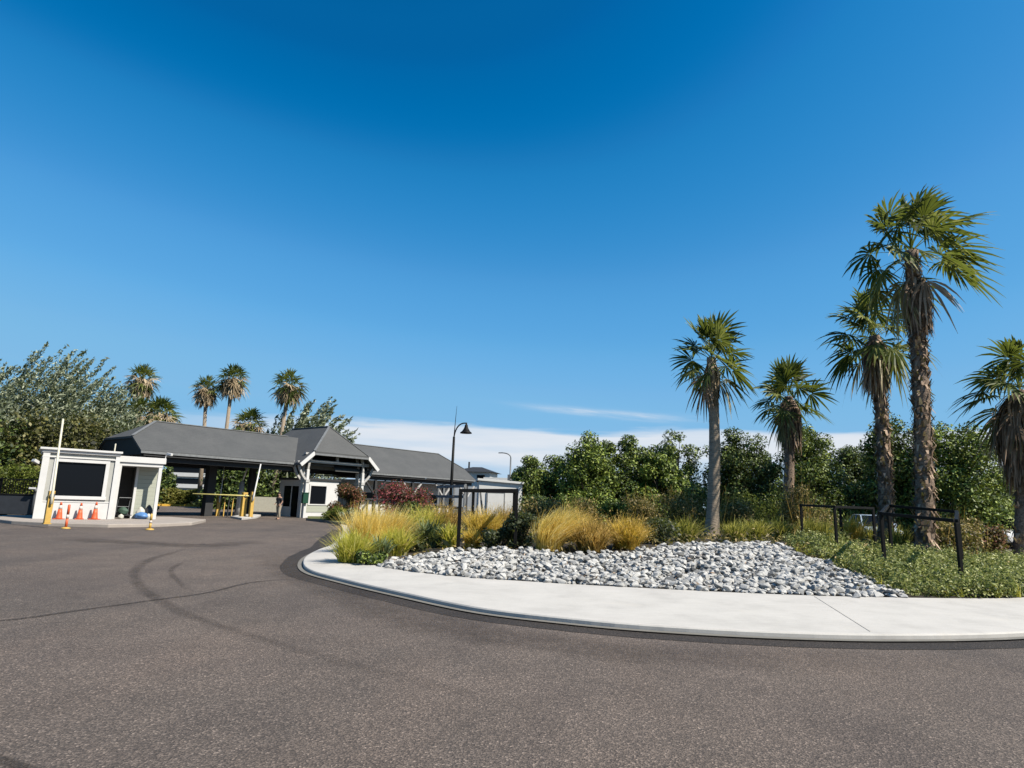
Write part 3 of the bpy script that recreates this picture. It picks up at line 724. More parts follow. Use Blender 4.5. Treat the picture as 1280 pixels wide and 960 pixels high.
# ------------------------------------------------------------------ trees
def feather_tree(name, label, base, H, Wd, seed, mt, nst=90, group=None, lean=.35, low=.1, lf=.3, per=70, D=None, spread=1.0):
    """windblown tree of long upright sprays that all lean one way"""
    g = np.random.default_rng(seed); rr = random.Random(seed); D = D or Wd*.7
    t = thing(name, label, 'tree', base, 0, group); b = MB()
    b.tube([(0, 0, -.2), (.1, 0, H*.3), (.3, 0, H*.6)], [.28, .2, .08], 8)
    PP = []; DD = []
    for i in range(nst):
        x, y = rr.uniform(-.5, .5)*Wd, rr.uniform(-.5, .5)*D; env = max(.25, 1-(abs(x)/(Wd*.5))**2.2*.55)*rr.uniform(.74, 1.02)
        z1 = H*env; z0 = z1-rr.uniform(.22, .42)*H; z0 = max(H*low, z0)
        p0 = np.array([x*.8-lean*(z1-z0)*.6, y, z0]); L = z1-z0; fan = x/Wd*1.1*spread
        if i % 4 == 0: limb(b, (0, 0, H*rr.uniform(.1, .35)), p0, .08, .02, .1, rr, 4)
        u = g.random(per)**.8; c = p0+np.stack([(fan*u+lean*u**1.6)*L+0*u, 0*u, u*L], 1)
        rad = (.05+.42*(1-u))*H*.06
        P = c+g.normal(size=(per, 3))*rad[:, None]; d = np.stack([lean*1.3+fan+0*u, 0*u, 1-.2*u], 1)
        PP.append(P); DD.append(unit(d))
    # denser leaves low down
    m = nst*per//2; P = np.stack([g.uniform(-.48, .48, m)*Wd, g.uniform(-.5, .5, m)*D, g.uniform(.02, .62, m)*H], 1)
    P += g.normal(size=P.shape)*.3; PP.append(P); DD.append(np.tile([.3, 0, .6], (m, 1)))
    P = np.concatenate(PP); d = np.concatenate(DD)
    np_mesh('crown', leaves(g, P, lf, .2, None, 3.0, d), 4, mt, t, g.random(len(P)))
    b.build('trunk', BARK, t, True); return t
def treeline(px, Y, top): 
    p = at_depth(px, 600, Y); h = at_depth(px, top, Y); return (p.x, Y, 0), h.z
LT = 'windblown trees on the left'
for (px, Y, top, w, seed, lab) in [(-40, 44, 452, 9, 51, 'windblown grey green tree cut by the left edge of the picture'),
                                   (58, 46, 436, 8, 52, 'highest windblown grey green tree behind the white booth'),
                                   (112, 49, 478, 8, 53, 'lower windblown grey green tree between booth and leaning palm')]:
    p, h = treeline(px, Y, top); feather_tree('windblown_tree', lab, p, h, w, seed, GREYGREEN, 170, LT, .46, .3, .25, 120)
DT = 'dark dense trees behind the white booth'
for (px, Y, top, w, seed, lab) in [(-20, 39, 520, 6, 61, 'dark dense tree behind the left railing'), (38, 40, 512, 6.5, 62, 'dark olive tree behind the booth window side'), (100, 42, 516, 6.5, 63, 'dark olive tree behind the booth doorway side'), (150, 47, 540, 5.5, 64, 'dark tree between the booth and the gate roof end')]:
    p, h = treeline(px, Y, top); broad_tree('dense_tree', lab, 'tree', p, h, w, DARKOL if seed in (62, 63) else GREEN[1], seed, 15000, .21, DT, .03)
p, h = treeline(388, 68, 497); feather_tree('windblown_tree', 'grey green windblown tree rising behind the gate gable', p, h, 7.5, 55, GREYGREEN, 85, LT, .42, .3, .42, 80)
p, h = treeline(352, 70, 508); feather_tree('windblown_tree', 'thinner grey green tree behind the palm beside the gable', p, h, 4.5, 56, GREYGREEN, 50, LT, .25, .3, .42, 80)

RT = 'row of green trees behind the garden island'
for i, (px, Y, top, w, sd, mt, lab) in enumerate([
    (672, 44, 571, 4.6, 71, 0, 'small green tree nearest the white hut'),
    (652, 52, 585, 3.4, 72, 1, 'low dark tree right behind the white hut'),
    (738, 42, 540, 5.2, 73, 2, 'bright green tree with two high tops in the middle of the row'),
    (784, 43, 549, 4.4, 74, 0, 'green tree left of the gap beside the smooth palm'),
    (822, 42, 572, 4.0, 75, 2, 'low bright green tree between two taller ones'),
    (846, 46, 540, 4.6, 76, 0, 'tall green tree just left of the smooth palm trunk'),
    (915, 44, 535, 5.0, 77, 1, 'dark green tree just right of the smooth palm trunk'),
    (955, 50, 566, 3.8, 78, 1, 'low dark tree behind the shorter palm, left side'),
    (1015, 42, 533, 5.4, 79, 0, 'dark green tree right of the shorter palm skirt'),
    (1066, 46, 556, 5.2, 80, 1, 'very dark tree behind the left black frames'),
    (1120, 40, 516, 4.8, 81, 0, 'green tree between the two shaggy palm trunks'),
    (1190, 38, 530, 6.0, 82, 2, 'broad bright green tree right of the tallest palm trunk'),
    (1243, 46, 588, 4.5, 83, 1, 'dark tree behind the white car'),
    (1300, 46, 575, 5.5, 84, 1, 'dark tree cut by the right edge of the picture')]):
    p, h = treeline(px, Y, top); broad_tree('leafy_tree', lab, 'tree', p, h, w, GREEN[mt], sd, 42000, .155, RT, .02, .12, 4 if w > 4.5 else 2)
GT = 'shaded trees under and behind the gate roof'
for (px, Y, top, w, sd, lab) in [(207, 72, 585, 2.6, 91, 'leafy tree seen under the left of the gate roof'), (275, 64, 572, 5.5, 92, 'dark tree behind the yellow barrier'), (322, 66, 572, 6, 93, 'dark tree behind the raised barrier arms'), (352, 68, 570, 5, 94, 'dark tree behind the kiosk, seen under the roof')]:
    p, h = treeline(px, Y, top); broad_tree('shade_tree', lab, 'tree', p, h, w, GREEN[1], sd, 7000, .3, GT, .05)

# ------------------------------------------------------------------ grasses and low planting
GOLD = leafmat('grass_gold', [(0, (.32, .22, .02)), (.25, (.72, .52, .085)), (.6, (.90, .70, .20)), (1, (.95, .83, .42))], .5, .6, 2, .3, 0.0)
GOLDG = leafmat('grass_gold_green', [(0, (.17, .14, .015)), (.3, (.52, .37, .045)), (.7, (.80, .57, .11)), (1, (.88, .68, .26))], .5, .6, 2, .3, 0.0)
LIME = leafmat('grass_yellow_green', [(0, (.13, .16, .015)), (.3, (.40, .40, .045)), (.7, (.66, .60, .11)), (1, (.80, .70, .26))], .5, .6, 2, .3, 0.0)
TAWNY = leafmat('grass_tawny', [(0, (.11, .08, .02)), (.35, (.36, .25, .055)), (.7, (.62, .41, .11)), (1, (.76, .54, .22))], .5, .6, 2, .3, 0.0)
STRAP = leafmat('strap_leaf', [(0, (.045, .065, .035)), (.4, (.085, .12, .065)), (.75, (.155, .20, .10)), (1, (.25, .29, .14))], .25, .45, 2)
DARKLOW = leafmat('low_dark_shrub', [(0, (.018, .026, .012)), (.5, (.038, .05, .022)), (1, (.075, .09, .04))], .25)
def blades(g, n, h, w, droop, bw, r0, lean=(0, 0), up=1.0, spread=.62, stiff=1.5):
    az = g.uniform(0, 2*PI, n); lat = w*.5*g.random(n)**spread; L = h*g.uniform(.55, 1.0, n)*up*(1-.30*(lat/(w*.5+1e-6))**2)
    ro = r0*np.sqrt(g.random(n)); a2 = g.uniform(0, 2*PI, n); base = np.stack([ro*np.cos(a2), ro*np.sin(a2), np.zeros(n)], 1)
    o = np.stack([np.cos(az), np.sin(az), np.zeros(n)], 1); s = np.stack([-np.sin(az), np.cos(az), np.zeros(n)], 1)
    tw = g.uniform(-1.2, 1.2, n)[:, None]; s = s*np.cos(tw)+o*np.sin(tw)*.8
    us = (0, .3, .58, .82, 1.0); rows = []; dr = droop*g.uniform(.5, 1.4, n)
    ln = np.array([lean[0], lean[1], 0])
    for u in us:
        c = base+o*(lat*u**stiff)[:, None]+ln*h*u**2; c[:, 2] += L*(u-dr*u**2.6*.55)
        ww = bw*(1-.9*u**1.6)*.5; rows.append((c-s*ww, c+s*ww))
    Q = [np.stack([rows[k][0], rows[k+1][0], rows[k+1][1], rows[k][1]], 1) for k in range(4)]
    t = np.tile(g.random(n)*.75, 4)+np.repeat([0, .05, .12, .22], n)
    return np.concatenate(Q), np.clip(t, 0, 1)
def tuft(name, label, cat, bx, by, wpx, hpx, mt, n, droop=.5, bw=.009, seed=0, lean=(.12, 0), group=None, spread=.62, stiff=1.5, heads=0, r0=.22, pos=None):
    p = pos or on_mound(bx, by); ppm = F/p.y; h = hpx/ppm*(1.36 if name != 'spiky_tuft' else 1.55); w = wpx/ppm*(1.12 if name != 'spiky_tuft' else .9); g = np.random.default_rng(seed or int(bx*7+by))
    n = int(n*(.55 if name != 'spiky_tuft' else .36)); bw = bw*(1.55 if name != 'spiky_tuft' else 2.0)
    Q, T = blades(g, n, h, w, droop, bw, w*r0, lean, 1, spread, stiff)
    o = np_mesh(name, Q, 4, mt, None, T); o.location = p; o.rotation_euler = (0, 0, 0)
    tag(o, label, cat, group)
    if heads:     # feathery seed heads
        Q, T = blades(g, heads, h*1.06, w*.95, droop, bw*.9, w*r0, lean, 1.06, spread, stiff); Q = Q[heads*2:]; T = T[heads*2:]
        k = len(Q); d = g.normal(size=(k, 3))*.05; c = Q.mean(1)+d; P = np.repeat(c, 3, 0)+g.normal(size=(k*3, 3))*.03
        np_mesh('seed_head', leaves(g, P, .045, .0, None, 3.2, np.tile([.3, 0, 1.0], (k*3, 1))), 4, TAWNY, o, g.random(k*3))['kind'] = 'stuff'
    return o
FGR = 'golden feather grass of the garden island'
tuft('feather_grass', 'tallest golden feather grass at the left tip of the island', 'grass clump', 456, 690, 76, 53, GOLD, 2600, .25, .010, 1, (.06, 0), FGR, .8, 1.4)
tuft('feather_grass', 'second golden feather grass, right of the tallest and tipping right', 'grass clump', 484, 687, 62, 48, GOLD, 2200, .3, .010, 2, (.20, 0), FGR, .8, 1.4)
tuft('feather_grass', 'spiky yellow green grass spilling over the pavement at the left tip', 'grass clump', 439, 702, 62, 42, LIME, 1500, .45, .012, 3, (.0, 0), FGR, .55, 1.2)
tuft('feather_grass', 'soft yellow green grass in front of the second golden grass', 'grass clump', 494, 694, 56, 38, LIME, 1500, .5, .011, 4, (.05, 0), FGR)
tuft('strap_plant', 'small blue green strap leaved plant between the two front yellow green grasses', 'plant', 475, 699, 34, 30, STRAP, 240, .5, .045, 5, (0, 0), None, .6, 1.3)
tuft('strap_plant', 'large blue green strap leaved plant left of the middle black frame', 'plant', 536, 684, 52, 38, STRAP, 420, .55, .05, 6, (0, 0), None, .55, 1.3)
tuft('strap_plant', 'pale striped strap leaved plant beside the foot of the middle black frame', 'plant', 562, 684, 34, 34, LIME, 300, .6, .035, 7, (0, 0), None, .55, 1.3)
tuft('feather_grass', 'arching pale grass with brown heads behind the large strap leaved plant', 'grass clump', 528, 672, 64, 48, LIME, 1500, .75, .012, 8, (.05, 0), FGR, .5, 1.3, 120)
tuft('feather_grass', 'tawny arching grass just left of the middle black frame', 'grass clump', 556, 668, 56, 46, TAWNY, 1500, .75, .012, 9, (.05, 0), FGR, .5, 1.3, 120)
tuft('feather_grass', 'orange gold grass inside the middle black frame', 'grass clump', 603, 674, 62, 44, GOLDG, 2000, .6, .012, 10, (.08, 0), FGR, .55, 1.3, 80)
tuft('feather_grass', 'small gold grass at the foot of the middle black frame', 'grass clump', 590, 684, 34, 26, GOLDG, 800, .6, .011, 11, (0, 0), FGR)
tuft('feather_grass', 'fuzzy tawny grass right of the middle black frame', 'grass clump', 628, 664, 44, 36, TAWNY, 1200, .6, .012, 12, (.08, 0), FGR, .55, 1.3, 60)
tuft('feather_grass', 'brightest golden grass swept right at the back of the stones', 'grass clump', 686, 688, 62, 50, GOLD, 2600, .35, .010, 13, (.34, 0), FGR, .7, 1.4)
tuft('feather_grass', 'straw coloured seeding grass behind the brightest golden grass', 'grass clump', 716, 676, 62, 44, GOLDG, 1500, .6, .012, 14, (.1, 0), FGR, .55, 1.3, 160)
tuft('feather_grass', 'rounded olive brown grass touching the stones', 'grass clump', 739, 689, 62, 50, TAWNY, 2400, .85, .011, 15, (.03, 0), FGR, .5, 1.15, 160)
tuft('feather_grass', 'rounded gold grass with reddish heads, right of the olive brown one', 'grass clump', 783, 686, 56, 48, GOLDG, 2400, .8, .011, 16, (.05, 0), FGR, .5, 1.15, 200)
TUFTY = leafmat('grass_spiky_tuft', [(0, (.06, .075, .015)), (.35, (.20, .21, .035)), (.7, (.42, .39, .075)), (1, (.62, .54, .16))], .4, .6, 2, .3, 0.0)
for i, (bx, by, w, h, lab) in enumerate([(856, 676, 58, 28, 'low spiky yellow green tuft just left of the smooth palm trunk'), (920, 676, 48, 24, 'low spiky tuft just right of the smooth palm trunk'),
        (944, 675, 56, 26, 'low spiky tuft in front of the shorter palm, left side'), (975, 675, 50, 26, 'low spiky tuft right in front of the shorter palm trunk'), (1012, 676, 46, 28, 'spiky yellow green tuft inside the left black frame'),
        (1030, 678, 36, 26, 'spiky tuft against the left post of the left black frame'), (1066, 680, 52, 36, 'bright yellow tuft in front of the pale blue car'), (1126, 692, 46, 34, 'yellow green tuft at the left of the tallest palm foot'), (1092, 682, 34, 24, 'small yellow tuft between the two right black frames'), (890, 668, 40, 22, 'small tuft behind the smooth palm trunk')]):
    tuft('spiky_tuft', lab, 'grass clump', bx, by, w, h, TUFTY if i not in (6,) else GOLDG, 900, .5, .017, 200+i, (.06, 0), 'low spiky tufts along the back of the stones', .5, 1.2)

def shrub(name, label, bx, by, wpx, hpx, mt, n, leaf, seed, group=None, pos=None, flat=.85, stalks=0, cat='shrub', D=.8):
    p = pos or on_mound(bx, by); ppm = F/p.y; h = hpx/ppm; w = wpx/ppm; g = np.random.default_rng(seed)
    m = 16; C = np.stack([g.uniform(-.36, .36, m)*w, g.uniform(-.36, .36, m)*w*D, np.zeros(m)], 1); C[:, 2] = h*g.uniform(.2, .80, m)*(1-.9*(C[:, 0]/w)**2)
    R = np.full(m, .24*min(w, h*1.4))*g.uniform(.75, 1.2, m)
    P, d = clump_points(g, C, R, n, flat, .45); P[:, 2] = np.abs(P[:, 2])
    o = thing(name, label, cat, p, 0, group)
    np_mesh('foliage', leaves(g, P, leaf, .3, d, 1.9), 4, mt, o, g.random(n))
    b = MB(); rr = random.Random(seed)
    for i in range(m): limb(b, (rr.uniform(-.08, .08)*w, 0, -.05), C[i], .02, .006, .1, rr, 4)
    b.build('stem', BARK, o, True)
    if stalks:
        Q, T = blades(g, stalks, h*1.45, w*1.1, .15, .022, w*.4, (.05, 0), 1, .7, 1.3)
        np_mesh('seed_stalk', Q, 4, TAWNY, o, T)['kind'] = 'stuff'
    return o
LS = 'low dark shrubs among the grasses'
shrub('low_shrub', 'low rounded shrub on the pavement edge at the left tip', 462, 705, 44, 18, GREEN[0], 1500, .07, 301, LS)
shrub('low_shrub', 'dark low shrub right behind the stones, right of the middle frame foot', 622, 685, 54, 26, DARKLOW, 2200, .075, 302, LS)
shrub('low_shrub', 'dark taller shrub against the right post of the middle black frame', 650, 684, 46, 48, DARKLOW, 3000, .08, 303, LS)
shrub('low_shrub', 'dark shrub in the shade between the two front golden grasses', 520, 690, 26, 16, DARKLOW, 800, .07, 304, LS)
shrub('low_shrub', 'dark grassy shrub left of the low spiky tufts', 822, 680, 46, 34, DARKLOW, 2000, .08, 305, LS)
WS = 'wild brownish shrubs behind the grasses'
for i, (bx, by, w, h, mt, lab) in enumerate([
    (678, 664, 56, 42, OLIVE, 'brown wild shrub with dry seed heads behind the brightest golden grass'), (722, 662, 50, 40, OLIVE, 'brown wild shrub behind the straw coloured grass'),
    (668, 655, 46, 40, GREEN[1], 'dark green wild shrub just right of the white hut'), (712, 652, 30, 44, GREEN[2], 'bright green rounded shrub below the two topped tree'),
    (768, 650, 34, 44, GREEN[2], 'bright green sprouting bush below the second tree'), (805, 662, 60, 44, OLIVE, 'brown wild shrub right of the reddish gold grass'), (850, 660, 60, 46, OLIVE, 'wild shrub behind the low tuft left of the smooth palm'),
    (862, 648, 48, 50, GREEN[0], 'green arching shrub behind the smooth palm, left side'), (918, 660, 50, 44, OLIVE, 'brown wild shrub right of the smooth palm'), (952, 652, 60, 54, HEDGEG, 'rounded yellow green shrub between the two leftmost palms'),
    (1012, 662, 56, 36, OLIVE, 'brown wild shrub behind the left black frame'), (1000, 650, 46, 50, OLIVE, 'shrub at the right side of the shorter palm'),
    (1196, 690, 74, 48, OLIVE, 'rusty brown shrub behind the right black frame'), (1228, 684, 50, 34, RUST, 'small rust tinted shrub by the white car'), (1172, 680, 44, 46, OLIVE, 'olive shrub hiding the foot of the tallest palm')]):
    Yw = 25.5+(i*1.7) % 6.0
    if bx > 1150: Yw = 21+(i % 3)
    q = at_depth(bx, by, Yw); q.z = mound(q.x, q.y); hh = at_depth(bx, by-h, Yw).z-q.z
    shrub('wild_shrub', lab, bx, by, w*1.1, hh*F/Yw, mt, 4200, .085, 320+i, WS, q, .85, 70 if mt is OLIVE else 0)
def gate_at(x, y, z=0): return gp(x, y, z)
# creeping ground cover on the right of the stones
def ground_cover():
    g = np.random.default_rng(77)
    poly = [(SP[i].x, SP[i].y) for i in range(12, len(SP))]; 
    e1 = min(range(len(INN)), key=lambda i: (INN[i]-Vector((16.5, 20.5, 0))).length)
    poly = [(p.x, p.y) for p in [on_mound(985, 679), on_mound(993, 688)]]+poly[2:]+[(INN[i].x, INN[i].y) for i in range(i1, e1)]+[(16.8, 21.8), (15.5, 20.5), (13.2, 19.4), (11.5, 18.6), (10.6, 19.5)]
    C = []; R = []
    xs = [p[0] for p in poly]; ys = [p[1] for p in poly]
    while len(C) < 1650:
        x, y = g.uniform(min(xs), max(xs)), g.uniform(min(ys), max(ys))
        if inside(x, y, poly):
            r_ = g.uniform(.12, .30); C.append((x, y, mound(x, y)+r_*.45+g.uniform(0, .10)+.08*math.sin(x*2.1)*math.sin(y*1.7))); R.append(r_)
    C = np.array(C); R = np.array(R); tall = g.random(len(C)) < .16; C[tall, 2] += g.uniform(.10, .26, tall.sum()); R[tall] *= .75
    P, d = clump_points(g, C, R, 95000, .85, .35)
    near = np.hypot(P[:, 0], P[:, 1])
    return np_mesh('ground_cover', leaves(g, P, .054, .45, d, 1.9), 4, COVER, None, g.random(len(P)))
COVER = leafmat('creeping_leaf', [(0, (.022, .032, .010)), (.3, (.085, .115, .026)), (.65, (.22, .25, .06)), (1, (.46, .46, .19))], .3, .5, .7, .3, .2)
tag(ground_cover(), 'creeping green ground cover right of the stone bed', 'ground cover', kind='stuff')
def litter():
    """dry low growth between the clumps on the mound"""
    g = np.random.default_rng(88); P = []
    while len(P) < 26000:
        x, y = g.uniform(-10, 18), g.uniform(15, 42)
        if inside(x, y, GARDEN) and not inside(x, y, STONE_POLY) and dist_edge(x, y) > .3: P.append((x, y, mound(x, y)+abs(g.normal())*.16))
    P = np.array(P); return np_mesh('dry_undergrowth', leaves(g, P, .13, .3, None, 3.0), 4, OLIVE, None, g.random(len(P)))
tag(litter(), 'dry brownish undergrowth between the shrubs', 'undergrowth', kind='stuff')

def fallen():
    g = np.random.default_rng(91); P = []
    while len(P) < 700:
        x, y = g.uniform(-4, 12), g.uniform(11.5, 24)
        if inside(x, y, STONE_POLY) or (inside(x, y, GARDEN) and dist_edge(x, y) < .25): P.append((x, y, mound(x, y)+g.uniform(.03, .13)))
    P = np.array(P); return np_mesh('fallen_leaf', leaves(g, P, .07, 1.2, None, 2.6), 4, DEADF, None, g.random(len(P)))
tag(fallen(), 'dry fallen leaves lying among the pale stones', 'leaf litter', kind='stuff')
def sprigs():
    g = np.random.default_rng(92); Q = []; T = []; n = 0
    while n < 260:
        x, y = g.uniform(5, 18), g.uniform(11.8, 21)
        if inside(x, y, GARDEN) and not inside(x, y, STONE_POLY) and y < 10.5+.62*x+2:
            q, t = blades(g, 16, g.uniform(.28, .55), .5, .5, .014, .06); Q.append(q+np.array([x, y, mound(x, y)])); T.append(t); n += 1
    return np_mesh('grass_sprig', np.concatenate(Q), 4, LIME, None, np.concatenate(T))
tag(sprigs(), 'thin grass sprigs growing through the ground cover', 'grass', kind='stuff')

# ------------------------------------------------------------------ black frames in the planting
def box_frame(name, label, posts, beams, w=.10, group=None, lit=None):
    """posts: (base px x, base px y, top px y, depth); beams join post tops"""
    P = []
    for (x, y, ty, Y) in posts:
        a = at_depth(x, ty, Y); P.append(Vector((a.x, Y, a.z)))
    o = thing(name, label, 'frame', (P[0].x, P[0].y, mound(P[0].x, P[0].y)), 0, group); L = Vector(o.location)
    for p in P:
        b = MB(); gz = mound(p.x, p.y)-.15; b.box(p.x-w/2-L.x, p.x+w/2-L.x, p.y-w/2-L.y, p.y+w/2-L.y, gz-L.z, p.z-w-L.z-.001); b.build('post', BLACKM, o, bevel=.006)
    for (i, j) in beams:
        a = P[i]-L; c = P[j]-L; d = (c-a).normalized(); a = a-Vector((0, 0, w/2)); c = c-Vector((0, 0, w/2))
        long_ = abs(d.x) > abs(d.y); e = d*(w/2 if long_ else -w/2-.002)
        MB().bar(a-e, c+e, w, w).build('beam', BLACKM, o, bevel=.006)
    return o
FR = 'black steel frames standing in the planting'
box_frame('planting_frame', 'black frame left of centre, standing in golden grass before the white hut', [(576, 682, 611, 17), (646, 684, 611, 17), (592, 660, 612, 20.5), (643, 660, 613, 20.5)], [(0, 1), (0, 2), (1, 3), (2, 3)], .090, FR)
box_frame('planting_frame', 'smaller black frame seen corner on, between the shorter palm and the shaggy palms', [(1043, 684, 632, 18), (1001, 678, 630, 20.5), (1091, 682, 634, 19.5), (1050, 677, 633, 22)], [(0, 1), (0, 2), (1, 3), (2, 3)], .068, FR)
box_frame('planting_frame', 'largest black frame at the right, in front of the tallest palm', [(1101, 702, 640, 15.0), (1195, 718, 649, 13.4), (1110, 688, 630.5, 17.6), (1196, 690, 638, 16)], [(0, 1), (0, 2), (1, 3), (2, 3)], .072, FR)
b = MB(); p0 = on_mound(607, 672); p1 = at_depth(600, 612, p0.y); b.bar((0, 0, -.1), p1-p0, .09, .06); o = b.build('leaning_stake', GREYT); o.location = p0; tag(o, 'grey timber stake leaning inside the black frame left of centre', 'stake')

# ------------------------------------------------------------------ guard booth on the left
RZ = math.atan2(.79, .61)
BRZ = math.radians(37.5); BO = Vector((-22.0, 29.8, 0)); BR = Matrix.Rotation(BRZ, 3, 'Z')
def BW_(x, y, z=0): return BO+BR@Vector((x, y, z))
slab = [gp(14, 655), gp(60, 657.5), gp(135, 659.5), gp(200, 658.5), gp(240, 656.5), gp(253, 653.5)]+[BW_(7.6, 1.0), BW_(6.4, 4.5), BW_(-1.0, 4.5), BW_(-2.2, 2.0)]
bb = MB(); bb.prism([(p[0], p[1], -.05) for p in slab], (0, 0, .19)); tag(bb.build('booth_kerb_island', SLABC, bevel=.03), kind='structure')
SZ = .14
WALLG = mat('pale_grey_wall', (.46, .46, .43), .6, .06, 3, dirt=.15)
booth = thing('guard_booth', 'small white flat roofed guard booth with one big dark window facing the road', 'booth', BO, BRZ)
T3, W3 = 3.36, 3.0
b = MB(); x0, x1, z0, z1 = .56, 2.50, 1.22, 2.82
b.box(0, x0, 0, .14, SZ, T3); b.box(x1, W3, 0, .14, SZ, T3); b.box(x0, x1, 0, .14, SZ, z0); b.box(x0, x1, 0, .14, z1, T3)
b.box(0, .14, .14, 3, SZ, T3); b.box(W3-.14, W3, .14, 3, SZ, T3); b.box(.14, W3-.14, 2.86, 3, SZ, T3)
b.build('wall', WALLG, booth)
MB().box(.14, W3-.14, .14, 2.86, T3-.06, T3-.01).build('roof', WHITE, booth)
b = MB(); b.box(-.22, W3+.12, -.22, 3.1, T3, T3+.10); b.box(-.12, W3+.06, -.12, 3.05, T3-.13, T3-.002); b.box(-.09, W3+.03, -.09, 3.03, T3-.36, T3-.30); b.build('cornice', WHITE, booth, bevel=.01)
fr = MB().box(x0-.16, x1+.16, -.05, -.003, z1, z1+.16).box(x0-.20, x1+.20, -.09, -.003, z0-.16, z0).box(x0-.16, x0, -.05, -.003, z0+.001, z1-.001).box(x1, x1+.16, -.05, -.003, z0+.001, z1-.001).build('window_frame', WHITE, booth, bevel=.006)
MB().box(x0+.002, x1-.002, .05, .07, z0+.002, z1-.002).build('window_pane', GLASS, fr)
for xx in (0, W3): 
    b = MB(); b.box(xx-.13 if xx else -.07, xx+.06 if xx else .20, -.085, -.002, SZ, T3-.14); b.build('corner_board', WHITE, booth, bevel=.006)
b = MB(); b.box(.19, W3-.11, -.03, -.002, .92, .98); b.build('sill_rail', GREYT if False else WHITE, booth)
b = MB(); b.box(.19, W3-.11, -.02, -.002, SZ+.001, .90); b.build('plinth_panel', WHITE, booth)
# porch on the right
A0, A1 = W3+.002, 5.05
por = thing('booth_porch', 'white porch with pale green clapboard wall and dark doorway, right of the guard booth', 'porch', BW_(0, .35), BRZ)
MB().box(A0+.02, A1+.12, -.10, 2.7, 2.98, 3.28).box(A0+.02, A1+.02, -.02, 2.6, 2.80, 2.978).build('roof', WHITE, por, bevel=.01)
MB().box(A1-.16, A1, 0, .16, SZ, 2.798).build('post', WHITE, por, bevel=.008)
MB().box(A0+.02, A0+.22, -.03, .14, SZ, 2.798).build('post', WHITE, por, bevel=.008)
MB().box(4.12, A1-.02, 1.0, 1.12, SZ, 2.798).build('clapboard_wall', SIDING, por)
MB().box(4.00, 4.118, .92, 1.16, SZ, 2.798).build('door_frame', WHITE, por, bevel=.006)
MB().box(A0+.22, 4.00, 2.3, 2.4, SZ, 2.798).box(4.00, 4.10, 1.17, 2.3, SZ, 2.798).build('inner_wall', INTER, por)
MB().box(A1-.14, A1-.02, 1.13, 2.5, SZ, 2.798).build('side_wall', SIDING, por)

def floodlight(label, loc, rz, s=1.0):
    o = thing('floodlight', label, 'lamp', loc, rz)
    MB().box(-.03*s, .03*s, -.05*s, .12*s, -.04*s, .04*s).build('bracket', GREYM, o)
    MB().prism([(-.10*s, -.05*s, -.10*s), (.10*s, -.05*s, -.10*s), (.16*s, -.30*s, .02*s), (-.16*s, -.30*s, .02*s)], (0, .05*s, .12*s)).build('lamp_head', WHITE, o, bevel=.01)
    return o
floodlight('small white floodlight on the left wall of the guard booth', BW_(-.15, .22, 2.75), BRZ-1.2, 1.0)
c = thing('security_camera', 'small white camera on the right corner of the porch roof', 'camera', BW_(A1+.06, .30, 3.28), BRZ)
MB().tube([(0, 0, 0), (.02, 0, .14), (.14, -.05, .24)], .025, 8).build('bracket', WHITE, c); MB().bar((.08, .0, .25), (.24, -.30, .20), .13, .13).build('camera_body', WHITE, c, bevel=.02)
p = BW_(3.05, 3.2); o = MB().tube([(0, 0, 0), (.02, 0, 4.05)], [.045, .035], 8).build('thin_pole', CREAM); o.location = (p.x, p.y, 0); tag(o, 'thin pale pole rising just behind the guard booth roof', 'pole')

def cone(label, lx, ly, s=1.0, rz=0):
    p = BW_(lx, ly, SZ); o = thing('traffic_cone', label, 'traffic cone', p, rz, 'orange traffic cones in front of the guard booth')
    MB().box(-.19*s, .19*s, -.19*s, .19*s, 0, .035).build('base', ORANGE, o, bevel=.012)
    MB().lathe([(.15*s, .036), (.135*s, .07), (.105*s, .30*s), (.082*s, .48*s)], 20).build('cone_body', ORANGE, o, True)
    MB().lathe([(.082*s, .481*s), (.058*s, .66*s)], 20).build('reflective_collar', COLLAR, o, True)
    MB().lathe([(.058*s, .661*s), (.036*s, .80*s), (.030*s, .81*s)], 20).build('cone_top', ORANGE, o, True)
    return o
cone('leftmost orange traffic cone in front of the guard booth', 0.92, -.40, .98, .2); cone('middle orange traffic cone in front of the guard booth', 1.72, -.36, .95, .5); cone('rightmost orange traffic cone, partly doubled, in front of the guard booth', 2.32, -.38, 1.02, .1)

def delineator(label, px, py, ty, top, base):
    p = gp(px, py); h = (py-ty)/(F/p.y); o = thing('marker_post', label, 'marker post', p, .3, 'slim marker posts in the road before the guard booth')
    MB().lathe([(.17, 0), (.16, .04), (.07, .07)], 16).build('base', base, o, True)
    MB().lathe([(.048, .071), (.048, h*.42)], 12).build('post', top, o, True)
    MB().lathe([(.052, h*.421), (.052, h*.58)], 12).build('reflective_band', COLLAR, o, True)
    MB().lathe([(.048, h*.581), (.048, h*.97), (.02, h)], 12).build('post_top', top, o, True)
delineator('slim orange and white marker post with yellow foot, in front of the cones', 82, 661, 632, ORANGE, YELLOW)
delineator('slim yellow marker post on the road in front of the porch', 187, 662.5, 643, YELLOW, YELLOW)

